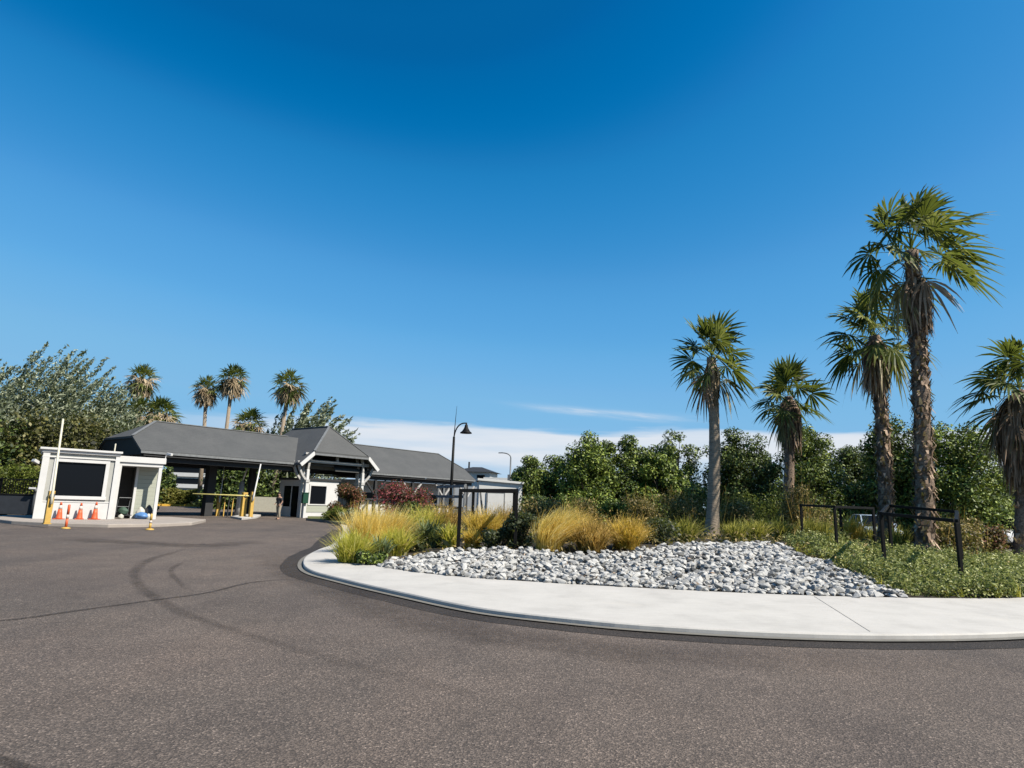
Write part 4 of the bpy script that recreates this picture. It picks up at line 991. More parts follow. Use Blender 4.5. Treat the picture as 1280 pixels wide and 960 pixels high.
def barrier_gate(name, label, pos, h, arm_tip, arm_r=.045, w=.30, group=None, matarm=None, rz=RZ, stripes=False):
    o = thing(name, label, 'barrier', pos, 0, group); R = Matrix.Rotation(rz, 3, 'Z'); b = MB(); b.box(-w/2, w/2, -w*.4, w*.4, .04, h)
    b.v = [tuple(R@Vector(v)) for v in b.v]; b.build('cabinet', YELLOW, o, bevel=.015)
    b = MB(); b.box(-w*.62, w*.62, -w*.55, w*.55, 0, .04); b.v = [tuple(R@Vector(v)) for v in b.v]; b.build('base_plate', YELLOW, o)
    f = R@Vector((0, -w*.4-.05, h*.86)); tip = Vector(arm_tip)-Vector(pos)
    b = MB(); b.tube([f-(tip-f).normalized()*.35, f, tip], [arm_r*1.1, arm_r*1.1, arm_r*.8], 8); b.build('arm', matarm or CREAM, o, True)
    b = MB(); b.tube([f-R@Vector((0, .02, 0)), f+R@Vector((0, .05, 0))], .09, 12); b.build('arm_hub', GREYM, o)
    return o
p = gp(58, 655, SZ); barrier_gate('barrier_gate', 'yellow barrier cabinet with raised white arm at the left corner of the guard booth', p, 1.32, at_depth(79, 524, p.y+.2), .045, .21, 'barrier gates')

# things in the porch doorway
p = BW_(3.62, 1.15, SZ); o = thing('hand_cart', 'dark metal hand cart with a green bundle in the porch doorway', 'cart', p, RZ)
b = MB(); 
for sx in (-.28, .28): b.tube([(sx, .1, .12), (sx, 0, .9), (sx, -.1, 1.05)], .02, 6)
b.tube([(-.28, -.1, 1.05), (.28, -.1, 1.05)], .02, 6); b.tube([(-.28, .03, .6), (.28, .03, .6)], .015, 6); b.tube([(-.28, .06, .35), (.28, .06, .35)], .015, 6); b.build('handle_frame', GREYM, o)
MB().box(-.32, .32, -.35, .2, .16, .20).build('platform', DARKT, o)
for sx in (-.33, .33): b = MB(); b.tube([(sx-.03, .1, .11), (sx+.03, .1, .11)], .11, 14); b.build('wheel', BLACKM, o)
def sack(name, label, cat, pos, sx, sy, sz, m, seed, tie=None):
    bm = bmesh.new(); bmesh.ops.create_icosphere(bm, subdivisions=3, radius=1); g = random.Random(seed); ph = [g.uniform(0, 6) for _ in range(6)]
    for v in bm.verts:
        c = v.co; k = 1+.09*math.sin(c.x*4+ph[0])*math.sin(c.y*5+ph[1])+.07*math.sin(c.z*7+ph[2]+c.x*3); k2 = 1 if c.z < .3 else 1-.45*(c.z-.3)
        v.co = Vector((c.x*sx*k*k2, c.y*sy*k*k2, max(-.82, c.z)*sz+sz*.82))
    me = bpy.data.meshes.new(name); bm.to_mesh(me); bm.free(); o = link(name, me, m, None, True); o.location = pos; return tag(o, label, cat)
BLUE = mat('blue_plastic', (.10, .24, .52), .45, .2, 8); BAGW = mat('pale_plastic_sack', (.62, .60, .52), .5, .15, 8); BAGD = mat('dark_plastic_sack', (.04, .04, .045), .4, .2, 8); BAGG = mat('green_bundle', (.05, .10, .07), .7, .3, 8)
sack('cloth_bundle', 'dark green bundle lying on the hand cart in the doorway', 'bundle', BW_(3.62, 1.0, SZ+.20), .26, .20, .22, BAGG, 1)
sack('plastic_sack', 'full bright blue sack on the porch slab below the clapboard', 'sack', BW_(4.42, .62, SZ), .36, .24, .20, BLUE, 2)
sack('plastic_sack', 'pale white sack resting behind the blue sack', 'sack', BW_(4.40, .98, SZ), .22, .18, .34, BAGW, 3)
sack('plastic_sack', 'dark sack leaning right of the pale sack, above the blue one', 'sack', BW_(4.76, .90, SZ), .20, .16, .40, BAGD, 4)
sack('plastic_sack', 'small pale sack at the foot of the porch post beside the blue sack', 'sack', BW_(4.72, .5, SZ), .14, .12, .16, BAGW, 5)
sack('plastic_sack', 'small grey white sack on the slab just left of the hand cart', 'sack', BW_(3.50, .42, SZ), .12, .12, .14, BAGW, 6)

# far left: bin, intercom post, railing, hedge
p = gp(20, 645); rzl = .35
o = thing('metal_bin', 'dark boxy metal container by the road at the left edge', 'container', p, rzl)
MB().box(-.75, .75, -.5, .5, .10, 1.12).build('body', mat('dark_bin_paint', (.022, .026, .034), .55, .2, 4), o, bevel=.02)
MB().box(-.79, .79, -.54, .54, 1.122, 1.18).build('lid', BLACKM, o, bevel=.015)
for sx in (-.6, .6): MB().box(sx-.06, sx+.06, -.4, .4, 0, .098).build('skid', BLACKM, o)
p = gp(39, 646); o = thing('intercom_post', 'grey bent post with a pale reader head between container and booth', 'post', p, .3)
MB().tube([(0, 0, 0), (.02, 0, 1.1), (.06, 0, 1.35), (-.05, -.15, 1.5)], .085, 10).build('pole', GREYM, o, True); MB().box(-.24, .06, -.30, -.12, 1.46, 1.56).build('reader_head', WHITE, o, bevel=.02)
MB().box(-.17, .17, -.17, .17, 0, .03).build('base_plate', DARKT, o)
f0 = Vector((-34, 35, 0)); f1 = Vector((-25.2, 35.2, 0)); o = thing('black_railing', 'black bar railing in front of the clipped hedge at the left', 'railing', f0, math.atan2((f1-f0).y, (f1-f0).x)); Lf = (f1-f0).length
for zz in (.2, 1.95): MB().box(0, Lf, -.025, .025, zz, zz+.05).build('rail', BLACKM, o)
nb = 60
for k in range(nb):
    xx = Lf*k/(nb-1); MB().box(xx-.014, xx+.014, -.014, .014, .252, 1.948).build('bar', BLACKM, o)
for k in range(4): xx = Lf*k/3; MB().box(xx-.045, xx+.045, .03, .12, 0, 2.05).build('post', BLACKM, o)
def hedge(name, label, a, b_, h, d, mt, n, leaf, seed, cat='hedge'):
    a = Vector(a); b_ = Vector(b_); L = (b_-a).length; rz = math.atan2((b_-a).y, (b_-a).x); g = np.random.default_rng(seed)
    P = np.stack([g.uniform(0, L, n), g.uniform(-.5, .5, n)*d, h*g.random(n)**.6], 1); out = np.zeros_like(P); P[:, 2] += .12*np.sin(P[:, 0]*2.3+seed)*(P[:, 2]/h)
    P += g.normal(size=P.shape)*.06; P[:, 2] = np.abs(P[:, 2])
    o = np_mesh(name, leaves(g, P, leaf, .6, None, 1.8), 4, mt, None, g.random(n)); o.location = a; o.rotation_euler = (0, 0, rz); return tag(o, label, cat)
hedge('clipped_hedge', 'bright green clipped hedge behind the black railing at the left', (-36, 36.6, 0), (-24.5, 36.8, 0), 2.7, 1.2, HEDGEG, 9000, .16, 3)

# ------------------------------------------------------------------ entrance gate: long roof, cross gable, right wing
GO = Vector((-15.6, 45.8, 0)); GR = Matrix.Rotation(RZ, 3, 'Z')
def GWp(x, y, z=0): return GO+GR@Vector((x, y, z))
gate = thing('entrance_gate', 'long dark grey roofed entrance gate with a steep cross gable over the kiosk', 'gatehouse', GO, RZ)
def roof_slab(b, poly, th=.14): b.prism(poly, (0, 0, -th))
def long_roof(x0, x1, e, rz_, w, end, sgn):
    """front and back slopes with one clipped end; sgn -1: the clipped end is at x0"""
    b = MB(); zc = e+(rz_-e)*.42; yc = w*.42
    if sgn < 0: xr0, xr1 = x0+end, x1
    else: xr0, xr1 = x0, x1-end
    if sgn < 0:
        roof_slab(b, [(x0, 0, e), (x1, 0, e), (x1, w, rz_), (xr0, w, rz_), (x0, yc, zc)])
        roof_slab(b, [(x0, 2*w, e), (x0, 2*w-yc, zc), (xr0, w, rz_), (x1, w, rz_), (x1, 2*w, e)])
        roof_slab(b, [(x0-.003, yc, zc), (xr0-.003, w, rz_), (x0-.003, 2*w-yc, zc)])
    else:
        roof_slab(b, [(x0, 0, e), (x1, 0, e), (x1, yc, zc), (xr1, w, rz_), (x0, w, rz_)])
        roof_slab(b, [(x0, 2*w, e), (x0, w, rz_), (xr1, w, rz_), (x1, 2*w-yc, zc), (x1, 2*w, e)])
        roof_slab(b, [(x1+.003, yc, zc), (xr1+.003, w, rz_), (x1+.003, 2*w-yc, zc)])
    return b
LE, RE, RZT, HW = 3.97, 3.66, 6.12, 3.6
rl = long_roof(-10.5, 3.4, LE, RZT, HW, 2.1, -1).build('roof', ROOF, gate)
rr_ = long_roof(3.6, 20.2, RE, RZT, HW, 1.7, 1).build('roof', ROOF, gate)
GX, GH, GZ0, GZ1 = 3.5, 3.6, 3.90, 7.02
def gable():
    b = MB(); k = .30; zc = GZ0+(GZ1-GZ0)*k; xl, xr = GX-GH, GX+GH; cl, crr = xl+GH*k, xr-GH*k; yf, yb = -.85, 8.05; rf, rb = 1.1, 6.1
    roof_slab(b, [(xl, yf, GZ0), (cl, yf, zc), (GX, rf, GZ1), (GX, rb, GZ1), (cl, yb, zc), (xl, yb, GZ0)])
    roof_slab(b, [(xr, yf, GZ0), (xr, yb, GZ0), (crr, yb, zc), (GX, rb, GZ1), (GX, rf, GZ1), (crr, yf, zc)])
    roof_slab(b, [(cl, yf-.003, zc), (crr, yf-.003, zc), (GX, rf-.003, GZ1)])
    roof_slab(b, [(cl, yb+.003, zc), (GX, rb+.003, GZ1), (crr, yb+.003, zc)])
    return b, zc, cl, crr, xl, xr
gb, zc, cl, crr, xl, xr = gable(); gr = gb.build('gable_roof', ROOF, gate)
for a, c in (((xl, -.90, GZ0-.13), (cl, -.90, zc-.13)), ((xr, -.90, GZ0-.13), (crr, -.90, zc-.13))): MB().bar(a, c, .06, .26, (0, 0, 1)).build('barge_board', WHITE, gate)
MB().box(cl, crr, -.93, -.87, zc-.27, zc-.13).build('fascia', GREYT, gate)
# ridge and hip caps
for a, c in (((GX, 1.1, GZ1), (GX, 6.1, GZ1)), ((cl, -.85, zc), (GX, 1.1, GZ1)), ((crr, -.85, zc), (GX, 1.1, GZ1))): MB().bar(Vector(a)+Vector((0, 0, .03)), Vector(c)+Vector((0, 0, .03)), .16, .05).build('ridge_cap', GREYT, gr)
for rf_, a, c in ((rl, (-8.4, HW, RZT), (1.5, HW, RZT)), (rr_, (5.5, HW, RZT), (18.5, HW, RZT)), (rl, (-10.5, HW*.42, LE+(RZT-LE)*.42), (-8.4, HW, RZT)), (rr_, (20.2, HW*.42, RE+(RZT-RE)*.42), (18.5, HW, RZT))): MB().bar(Vector(a)+Vector((0, 0, .03)), Vector(c)+Vector((0, 0, .03)), .16, .05).build('ridge_cap', GREYT, rf_)
# eaves: gutter boards, soffit and beams
MB().box(-10.5, -.05, -.05, -.01, LE-.18, LE-.04).box(-10.5, -.05, HW*2+.01, HW*2+.05, LE-.18, LE-.04).build('gutter_board', GREYT, gate)
MB().box(7.1, 20.2, -.05, -.01, RE-.18, RE-.04).build('gutter_board', GREYT, gate)
MB().box(-10.3, 0, .02, 2*HW-.02, LE-.32, LE-.26).build('soffit', DARKT, gate); MB().box(7.15, 20.0, .02, 2*HW-.02, RE-.32, RE-.26).build('soffit', DARKT, gate)
MB().box(-10.3, 0, .30, .55, LE-.62, LE-.325).box(-10.3, 0, 2*HW-.55, 2*HW-.30, LE-.62, LE-.325).build('beam', DARKT, gate); MB().box(7.15, 20.0, .30, .52, RE-.60, RE-.325).build('beam', DARKT, gate)
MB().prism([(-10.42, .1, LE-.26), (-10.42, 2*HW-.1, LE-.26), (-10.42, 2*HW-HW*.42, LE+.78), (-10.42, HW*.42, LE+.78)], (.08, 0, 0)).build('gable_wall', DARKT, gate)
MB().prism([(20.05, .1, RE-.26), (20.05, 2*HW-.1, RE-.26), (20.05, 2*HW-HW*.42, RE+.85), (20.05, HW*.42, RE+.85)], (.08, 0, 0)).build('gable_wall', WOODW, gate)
for x, y, w, h, m in ((-4.6, 2.9, .55, LE-.33, DARKT), (-.75, 4.2, .42, LE-.33, DARKT), (8.0, .42, .22, RE-.61, DARKT), (12.2, .42, .22, RE-.61, DARKT), (16.2, .42, .22, RE-.61, DARKT), (19.4, .42, .22, RE-.61, DARKT)):
    MB().box(x-w/2, x+w/2, y-w/2, y+w/2, 0, h).build('post', m, gate, bevel=.01)
for x in (8.0, 12.2, 16.2, 19.4):
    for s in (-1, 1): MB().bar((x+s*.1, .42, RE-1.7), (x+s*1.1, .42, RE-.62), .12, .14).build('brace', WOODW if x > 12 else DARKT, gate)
# gable posts in pairs with curved braces
def curved(b, a, c, w, bow):
    a = Vector(a); c = Vector(c); bow = Vector(bow); pts = [a.lerp(c, t/5)+bow*math.sin(PI*t/5) for t in range(6)]
    for i in range(5): b.bar(pts[i]-(pts[i+1]-pts[i])*.04, pts[i+1]+(pts[i+1]-pts[i])*.04, w, w*1.2)
for x in (.95, 6.05):
    s = -1 if x < 3 else 1
    for yy in (-.25, .35):
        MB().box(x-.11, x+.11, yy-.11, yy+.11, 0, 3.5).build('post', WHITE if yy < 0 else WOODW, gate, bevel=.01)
        MB().box(x-.16, x+.16, yy-.16, yy+.16, 2.55, 2.78).build('post_collar', WOODW, gate, bevel=.01)
        b = MB(); curved(b, (x-s*.02, yy, 3.35), (x+s*.10-s*.5, yy-.15, 4.75), .13, (s*.16, 0, 0)); curved(b, (x+s*.05, yy, 2.7), (x+s*.95, yy-.15, 4.05), .13, (s*.10, 0, -.12)); b.build('brace', WOODW, gate)
MB().box(.4, 6.6, -.34, -.16, 4.02, 4.24).build('tie_beam', WOODW, gate, bevel=.01); MB().box(.4, 6.6, .9, 1.1, 3.62, 3.84).build('tie_beam', GREYT, gate)
for x in (3.5,): MB().box(x-.09, x+.09, -.33, -.17, 4.245, 4.72).build('king_post', WOODW, gate)
MB().box(.6, 6.4, -.36, -.14, 4.60, 4.74).build('tie_beam', WOODW, gate)
MB().box(.5, 6.5, 1.2, 7.2, 3.98, 4.05).build('soffit', DARKT, gate)

# kiosk under the gable
ki = thing('gate_kiosk', 'white and pale green kiosk with dark windows under the cross gable', 'kiosk', GWp(1.35, .55), RZ)
KW, KD, KH = 3.1, 3.2, 2.75
b = MB(); b.box(0, .55, 0, .12, 0, KH); b.box(1.95, KW, 0, .12, 0, KH); b.box(.55, 1.95, 0, .12, 0, 1.0); b.box(.55, 1.95, 0, .12, 2.35, KH)
b.box(KW-.12, KW, .12, KD, 0, KH); b.box(.12, KW-.12, KD-.12, KD, 0, KH); b.box(0, .12, 2.6, KD, 0, KH); b.box(0, .12, .12, .5, 0, KH); b.box(0, .12, .5, 2.6, 2.3, KH); b.box(0, .12, 1.5, 2.6, 0, .75)
b.build('wall', WHITE, ki)
MB().box(.16, 2.3, -.03, -.002, .40, .98).build('clapboard_panel', SIDING, ki)
f = MB().box(.43, .55, -.05, -.002, 1.0, 2.47).box(1.95, 2.07, -.05, -.002, 1.0, 2.47).box(.552, 1.948, -.05, -.002, 2.35, 2.47).box(.40, 2.1, -.08, -.002, .92, .998).build('window_frame', WHITE, ki); MB().box(.552, 1.948, .04, .06, 1.002, 2.348).build('window_pane', GLASS, f)
f = MB().box(-.04, -.002, .42, .5, 0, 2.4).box(-.04, -.002, 1.5, 1.58, 0, 2.298).box(-.04, -.002, .5, 2.7, 2.3, 2.4).box(-.04, -.002, 2.6, 2.7, 0, 2.298).build('door_frame', WHITE, ki); MB().box(.03, .05, .502, 1.498, .02, 2.298).build('door_glass', GLASS, f); MB().box(.03, .05, 1.502, 2.598, .752, 2.298).build('window_pane', GLASS, f)
MB().box(-.12, KW+.12, -.12, KD+.12, KH, KH+.16).build('cornice', DARKT, ki, bevel=.01); MB().box(-.02, 0-.002, -.02, .10, 0, 2.3).build('corner_board', WHITE, ki)
o = thing('wall_mailbox', 'dark green box fixed to the front corner post of the kiosk', 'mailbox', GWp(.80, -.45, 1.05), RZ); GRN = mat('dark_green_paint', (.012, .065, .038), .45, .1, 5)
MB().box(-.22, .22, -.12, .10, 0, .72).build('body', GRN, o, bevel=.02); MB().box(-.25, .25, -.15, .12, .722, .78).build('lid', GRN, o, bevel=.01)

# long low building under the right wing
bw = thing('gate_office', 'white office building under the right wing of the gate roof', 'building', GWp(7.6, 2.2), RZ)
WL = mat('office_white', (.70, .69, .66), .6, .06, 3)
MB().box(0, 11.4, 0, 3.4, 0, 3.1).build('wall', WL, bw)
for x0_, x1_ in ((.5, 2.0), (6.2, 7.6), (8.6, 9.8)):
    f = MB().box(x0_-.09, x1_+.09, -.05, -.003, 1.2, 2.5).build('window_frame', WHITE, bw); MB().box(x0_, x1_, -.07, -.052, 1.3, 2.05).build('window_pane', GLASS, f); MB().box(x0_, x1_, -.07, -.052, 2.052, 2.44).build('blind', WHITE, f)
o = MB().box(0, 1.0, -.04, 0, 0, 1.25).build('red_notice_board', mat('red_board', (.42, .035, .035), .5, .25, 5)); o.location = GWp(9.95, 2.19, 1.15); o.rotation_euler = (0, 0, RZ); tag(o, 'red board on the white office wall beside the dark window', 'board')
# brown rail in front of the office
p = gp(455, 640); p = at_depth(455, 622, 48); o = thing('timber_rail', 'low dark timber rail standing in front of the office wall', 'rail', (p.x, p.y, 0), RZ*.6)
MB().box(0, 2.6, -.05, .05, 1.42, 1.56).build('rail', DARKT, o, bevel=.01)
for x in (.3, 1.25, 2.3): MB().box(x-.06, x+.06, -.06, .06, 0, 1.418).build('post', DARKT, o)
# grey slatted fence by the lamp
pA = at_depth(552, 625, 40); pB = at_depth(580, 622, 36); o = thing('ranch_fence', 'grey timber rail fence between the pink bush and the white hut', 'fence', (pA.x, 40, 0), math.atan2(36-40, pB.x-pA.x)); Lf = math.hypot(pB.x-pA.x, 4)
for zz in (1.1, 1.75, 2.35): MB().box(-1.2, Lf, -.03, .03, zz, zz+.16).build('rail', GREYT, o)
for x in (-1.1, 0.1, Lf*.5, Lf-.1): MB().box(x-.06, x+.06, .032, .14, 0, 2.55).build('post', GREYT, o)

# things at the barrier lane
isl = MB(); q = [gp(288, 647.5), gp(302, 650), gp(320, 648), gp(326, 645.5), gp(318, 643)]; isl.prism([(v.x, v.y, -.05) for v in q], (0, 0, .18)); o = isl.build('lane_kerb_island', CONC, bevel=.03); tag(o, kind='structure')
p = gp(303, 645.5, .13); pt = at_depth(240, 623, p.y-1.5)
barrier_gate('barrier_gate', 'yellow barrier cabinet with its yellow and white arm lowered level across the lane', p, 1.55, (pt.x, pt.y, p.z+1.36), .045, .32, 'barrier gates', mat('pale_yellow_arm', (.72, .62, .22), .5, .2, 5))
p = gp(313, 646, .13); barrier_gate('barrier_gate', 'narrow yellow barrier cabinet with grey white arm raised and leaning right', p, 1.6, at_depth(326, 580, p.y+.2), .05, .22, 'barrier gates', WHITE)
p = gp(271, 645); barrier_gate('barrier_gate', 'small barrier cabinet with thin raised arm beside the dark gate pillar', p, 1.5, at_depth(282, 573, p.y+.3), .04, .22, 'barrier gates', WHITE)
p = at_depth(297, 640, 46); o = thing('camera_mast', 'pale mast with a white dome camera behind the lowered barrier', 'mast', (p.x, 46, 0), 0); tp = at_depth(311, 580, 46)-Vector(o.location); md = at_depth(303, 602, 46)-Vector(o.location)
MB().tube([(0, 0, 0), (md.x*.5, 0, md.z*.5), md], [.24, .22, .17], 10).build('lower_mast', WOODW, o, True); MB().tube([md, tp], [.06, .05], 8).build('arm', WHITE, o, True); MB().lathe([(.03, -.2), (.15, -.12), (.19, 0), (.15, .1), (.05, .14)], 14, tp).build('dome', WHITE, o, True)
a = gp(274, 645); c = gp(294, 646.5); o = thing('yellow_guard_rail', 'short guard rail with yellow posts beside the barrier', 'guard rail', a, math.atan2(c.y-a.y, c.x-a.x)); L = (c-a).length
MB().box(0, L, -.03, .03, 1.30, 1.38).build('rail', DARKT, o)
for k in range(5): x = L*k/4; MB().box(x-.032, x+.032, -.032, .032, 0, 1.298).build('post', YELLOW if k % 2 else DARKT, o)
o = MB().prism([(0, 0, 0), (9, 0, 0), (9, .3, 0), (0, .3, 0)], (0, 0, 1.35)).build('low_wall', CREAM); q = at_depth(306, 635, 60); o.location = (q.x, 60, 0); tag(o, 'low pale wall behind the barriers, seen under the gate roof', 'wall')

# far lane: yellow kerb, dry hedge, striped white block
yk = [gp(150, 631.5), gp(275, 634)]; d = (yk[1]-yk[0]).normalized(); s = Vector((-d.y, d.x, 0))
o = MB().prism([yk[0], yk[1], yk[1]+s*.45, yk[0]+s*.45], (0, 0, .22)).build('yellow_kerb', mat('yellow_kerb_paint', (.62, .36, .035), .6, .15, 2)); tag(o, kind='structure')
VERGE = mat('grass_verge', (.16, .14, .04), .95, .3, .8, bump=.5, bscale=8)
v0 = yk[0]+s*.45; v1 = yk[1]+s*.45; o = MB().add([v0+Vector((0, 0, .14)), v1+Vector((0, 0, .14)), v1+s*30+Vector((0, 0, .14)), v0+s*30+Vector((0, 0, .14))], [(0, 1, 2, 3)]).build('verge', VERGE); tag(o, kind='structure')
h0 = yk[0]+s*2; h1 = yk[1]+s*2; hedge('dry_hedge', 'yellowish dry hedge behind the yellow kerb, seen under the gate roof', h0, h1, 1.75, 1.6, DRYHEDGE, 14000, .26, 9)
ab = thing('apartment_block', 'white block with dark window bands seen under the gate roof', 'building', at_depth(205, 613, 125)*1, .12); ab.location.z = 0
MB().box(0, 13, 0, 9, 0, 9.2).build('wall', WHITE, ab)
for k in range(4): z = .9+2.2*k; MB().box(.25, 12.75, -.15, -.003, z, z+1.1).build('window_band', GLASS, ab); MB().box(-.05, 13.05, -.5, -.003, z-.75, z-.002).build('balcony_front', WHITE, ab)

# verge with kerb and shrubs beside the kiosk
vp = [gp(384, 650.8), gp(404, 653), gp(425, 656.5), gp(437, 660)]; vq = [GWp(1.2, -.4), GWp(4.5, -.6), GWp(7.5, -.4), GWp(10, -1)]
LAWN = mat('green_verge', (.12, .13, .035), .95, .35, 1.5, bump=.6, bscale=12)
o = MB().add([(q.x, q.y, .13) for q in vp]+[(q.x, q.y, .14) for q in reversed(vq)], [tuple(range(8))]).build('kiosk_verge', LAWN); tag(o, kind='structure')
b = MB()
for i in range(3): b.prism([(vp[i].x, vp[i].y, -.03), (vp[i+1].x, vp[i+1].y, -.03), (vp[i+1].x-.1, vp[i+1].y+.13, -.03), (vp[i].x-.1, vp[i].y+.13, -.03)], (0, 0, .18))
tag(b.build('verge_kerb', KERBC), kind='structure')
def shrub_at(name, label, px, base_py, Y, wpx, hpx, mt, n, leaf, seed, group=None, **k): p = at_depth(px, base_py, Y); p.z = .1; return shrub(name, label, 0, 0, wpx, hpx, mt, n, leaf, seed, group, p, **k)
shrub_at('flowering_bush', 'rounded rust and green bush in front of the right gable posts', 433, 640, 41, 38, 50, RUST, 6000, .13, 401)
shrub_at('flowering_bush', 'broad bush with dark pink blossom in front of the office', 508, 645, 38, 68, 55, REDLEAF, 9000, .12, 402, 'pink flowering bushes', D=.6)
shrub_at('flowering_bush', 'dark green lower half of the pink bush, right side', 522, 645, 36, 60, 30, GREEN[1], 6000, .12, 404, None, D=.6)
shrub_at('low_shrub', 'low yellow green shrub on the verge beside the kiosk', 420, 652, 40, 34, 18, HEDGEG, 2500, .12, 405, LS); shrub_at('low_shrub', 'low grey green shrub on the verge, nearer the golden grass', 436, 654, 36, 24, 20, GREYGREEN, 2000, .12, 406, LS)

# white hut
hp = at_depth(598, 640, 42); h2 = at_depth(652, 640, 42); HUTW = mat('hut_white', (.80, .79, .76), .6, .04, 3); hut = thing('white_hut', 'small white hut with a pale shutter door, behind the middle black frame', 'hut', (hp.x, 41.5, 0), .10); hw = h2.x-hp.x
MB().prism([(0, 0, 0), (hw, 0, 0), (hw, 0, 2.80), (0, 0, 2.92)], (0, 2.6, 0)).build('wall', HUTW, hut)
MB().prism([(-.12, -.15, 2.95), (hw+.12, -.15, 2.80), (hw+.12, -.15, 2.94), (-.12, -.15, 3.09)], (0, 2.9, 0)).build('roof', HUTW, hut, bevel=.01)
MB().box(.50, 1.72, -.06, -.003, 0, 2.22).build('door_frame', GREYT, hut); MB().box(.58, 1.64, -.08, -.062, .02, 2.14).build('shutter_door', HUTW, hut); MB().box(hw-.3, hw-.06, -.03, -.003, 0, 2.6).build('corner_board', HUTW, hut)
# far house and white wall behind
p = at_depth(570, 600, 112); fh = thing('far_house', 'distant white house with a flat dark hipped roof above the gate roof end', 'house', (p.x, 110, 0), -.2)
MB().box(0, 6.2, 0, 6, 0, 6.6).build('wall', WHITE, fh); MB().add([(-.7, -.7, 6.6), (6.9, -.7, 6.6), (6.9, 6.7, 6.6), (-.7, 6.7, 6.6), (2.3, 3, 7.6), (4, 3, 7.6)], [(0, 1, 5, 4), (1, 2, 5), (2, 3, 4, 5), (3, 0, 4), (0, 3, 2, 1)]).build('roof', DARKT, fh)
for x in (.7, 3.9): MB().box(x, x+1.4, -.06, -.003, 4.9, 6.1).build('window', GLASS, fh)
MB().tube([(1.6, 3.0, 7.0), (1.6, 3.0, 8.5)], .16, 8).build('chimney', DARKT, fh)
p = at_depth(604, 606, 100); o = MB().box(0, 7, 0, 5, 0, 5.4).build('far_white_building', WHITE); o.location = (p.x, 100, 0); tag(o, 'long low distant white building below the far house', 'building')

# street lamps
def arc(p, q, top, n=12): return [Vector(p)*(1-t)**2+Vector(top)*2*t*(1-t)+Vector(q)*t*t for t in [i/n for i in range(n+1)]]
p = at_depth(563, 625, 40); tp = at_depth(567.5, 546, 40); sh = at_depth(585, 541, 40); hd = at_depth(583, 529, 40)
o = thing('street_lamp', 'black street lamp with curved arm and bell shade rising before the gate roof', 'street lamp', (p.x, 40, 0)); L = Vector(o.location)
tl = tp-L; hl = hd-L
MB().tube([(0, 0, 0), (tl.x*.5, 0, tl.z*.5), tl], [.12, .095, .075], 10).build('pole', BLACKM, o, True); MB().lathe([(.22, 0), (.2, .25), (.13, .5)], 12).build('base', BLACKM, o, True)
MB().tube([tl]+arc(tl, hl, (tl.x+.12, 0, hl.z+.05))[1:], .042, 8).build('arm', BLACKM, o, True)
sx_ = hl.x; MB().lathe([(.04, hl.z+.04), (.06, hl.z-.08), (.10, hl.z-.14), (.11, hl.z-.24), (.16, hl.z-.36), (.26, hl.z-.52), (.37, hl.z-.60), (.38, hl.z-.66)], 20, (sx_, 0, 0)).build('lamp_shade', BLACKM, o, True)
MB().tube([tl, tl+Vector((.04, 0, 1.0)), tl+Vector((.09, 0, 2.0))], [.035, .02, .008], 6).build('antenna', BLACKM, o)
p = at_depth(637, 620, 70); tp = at_depth(638.5, 573, 70); hd = at_depth(627, 566, 70); o = thing('street_lamp', 'distant thin grey street lamp with a short bent arm above the hut', 'street lamp', (p.x, 70, 0)); L = Vector(o.location); tl = tp-L; hl = hd-L
MB().tube([(0, 0, 0), tl], [.12, .08], 8).build('pole', GREYM, o, True); MB().tube([tl]+arc(tl, hl, (tl.x, 0, hl.z))[1:], .06, 8).build('arm', GREYM, o, True); MB().bar(hl+Vector((-.35, 0, -.02)), hl+Vector((.15, 0, 0)), .22, .1).build('lamp_head', GREYM, o); MB().box(tl.x*.7-.3, tl.x*.7-.05, -.12, .12, tl.z*.62, tl.z*.72).build('control_box', GREYM, o)

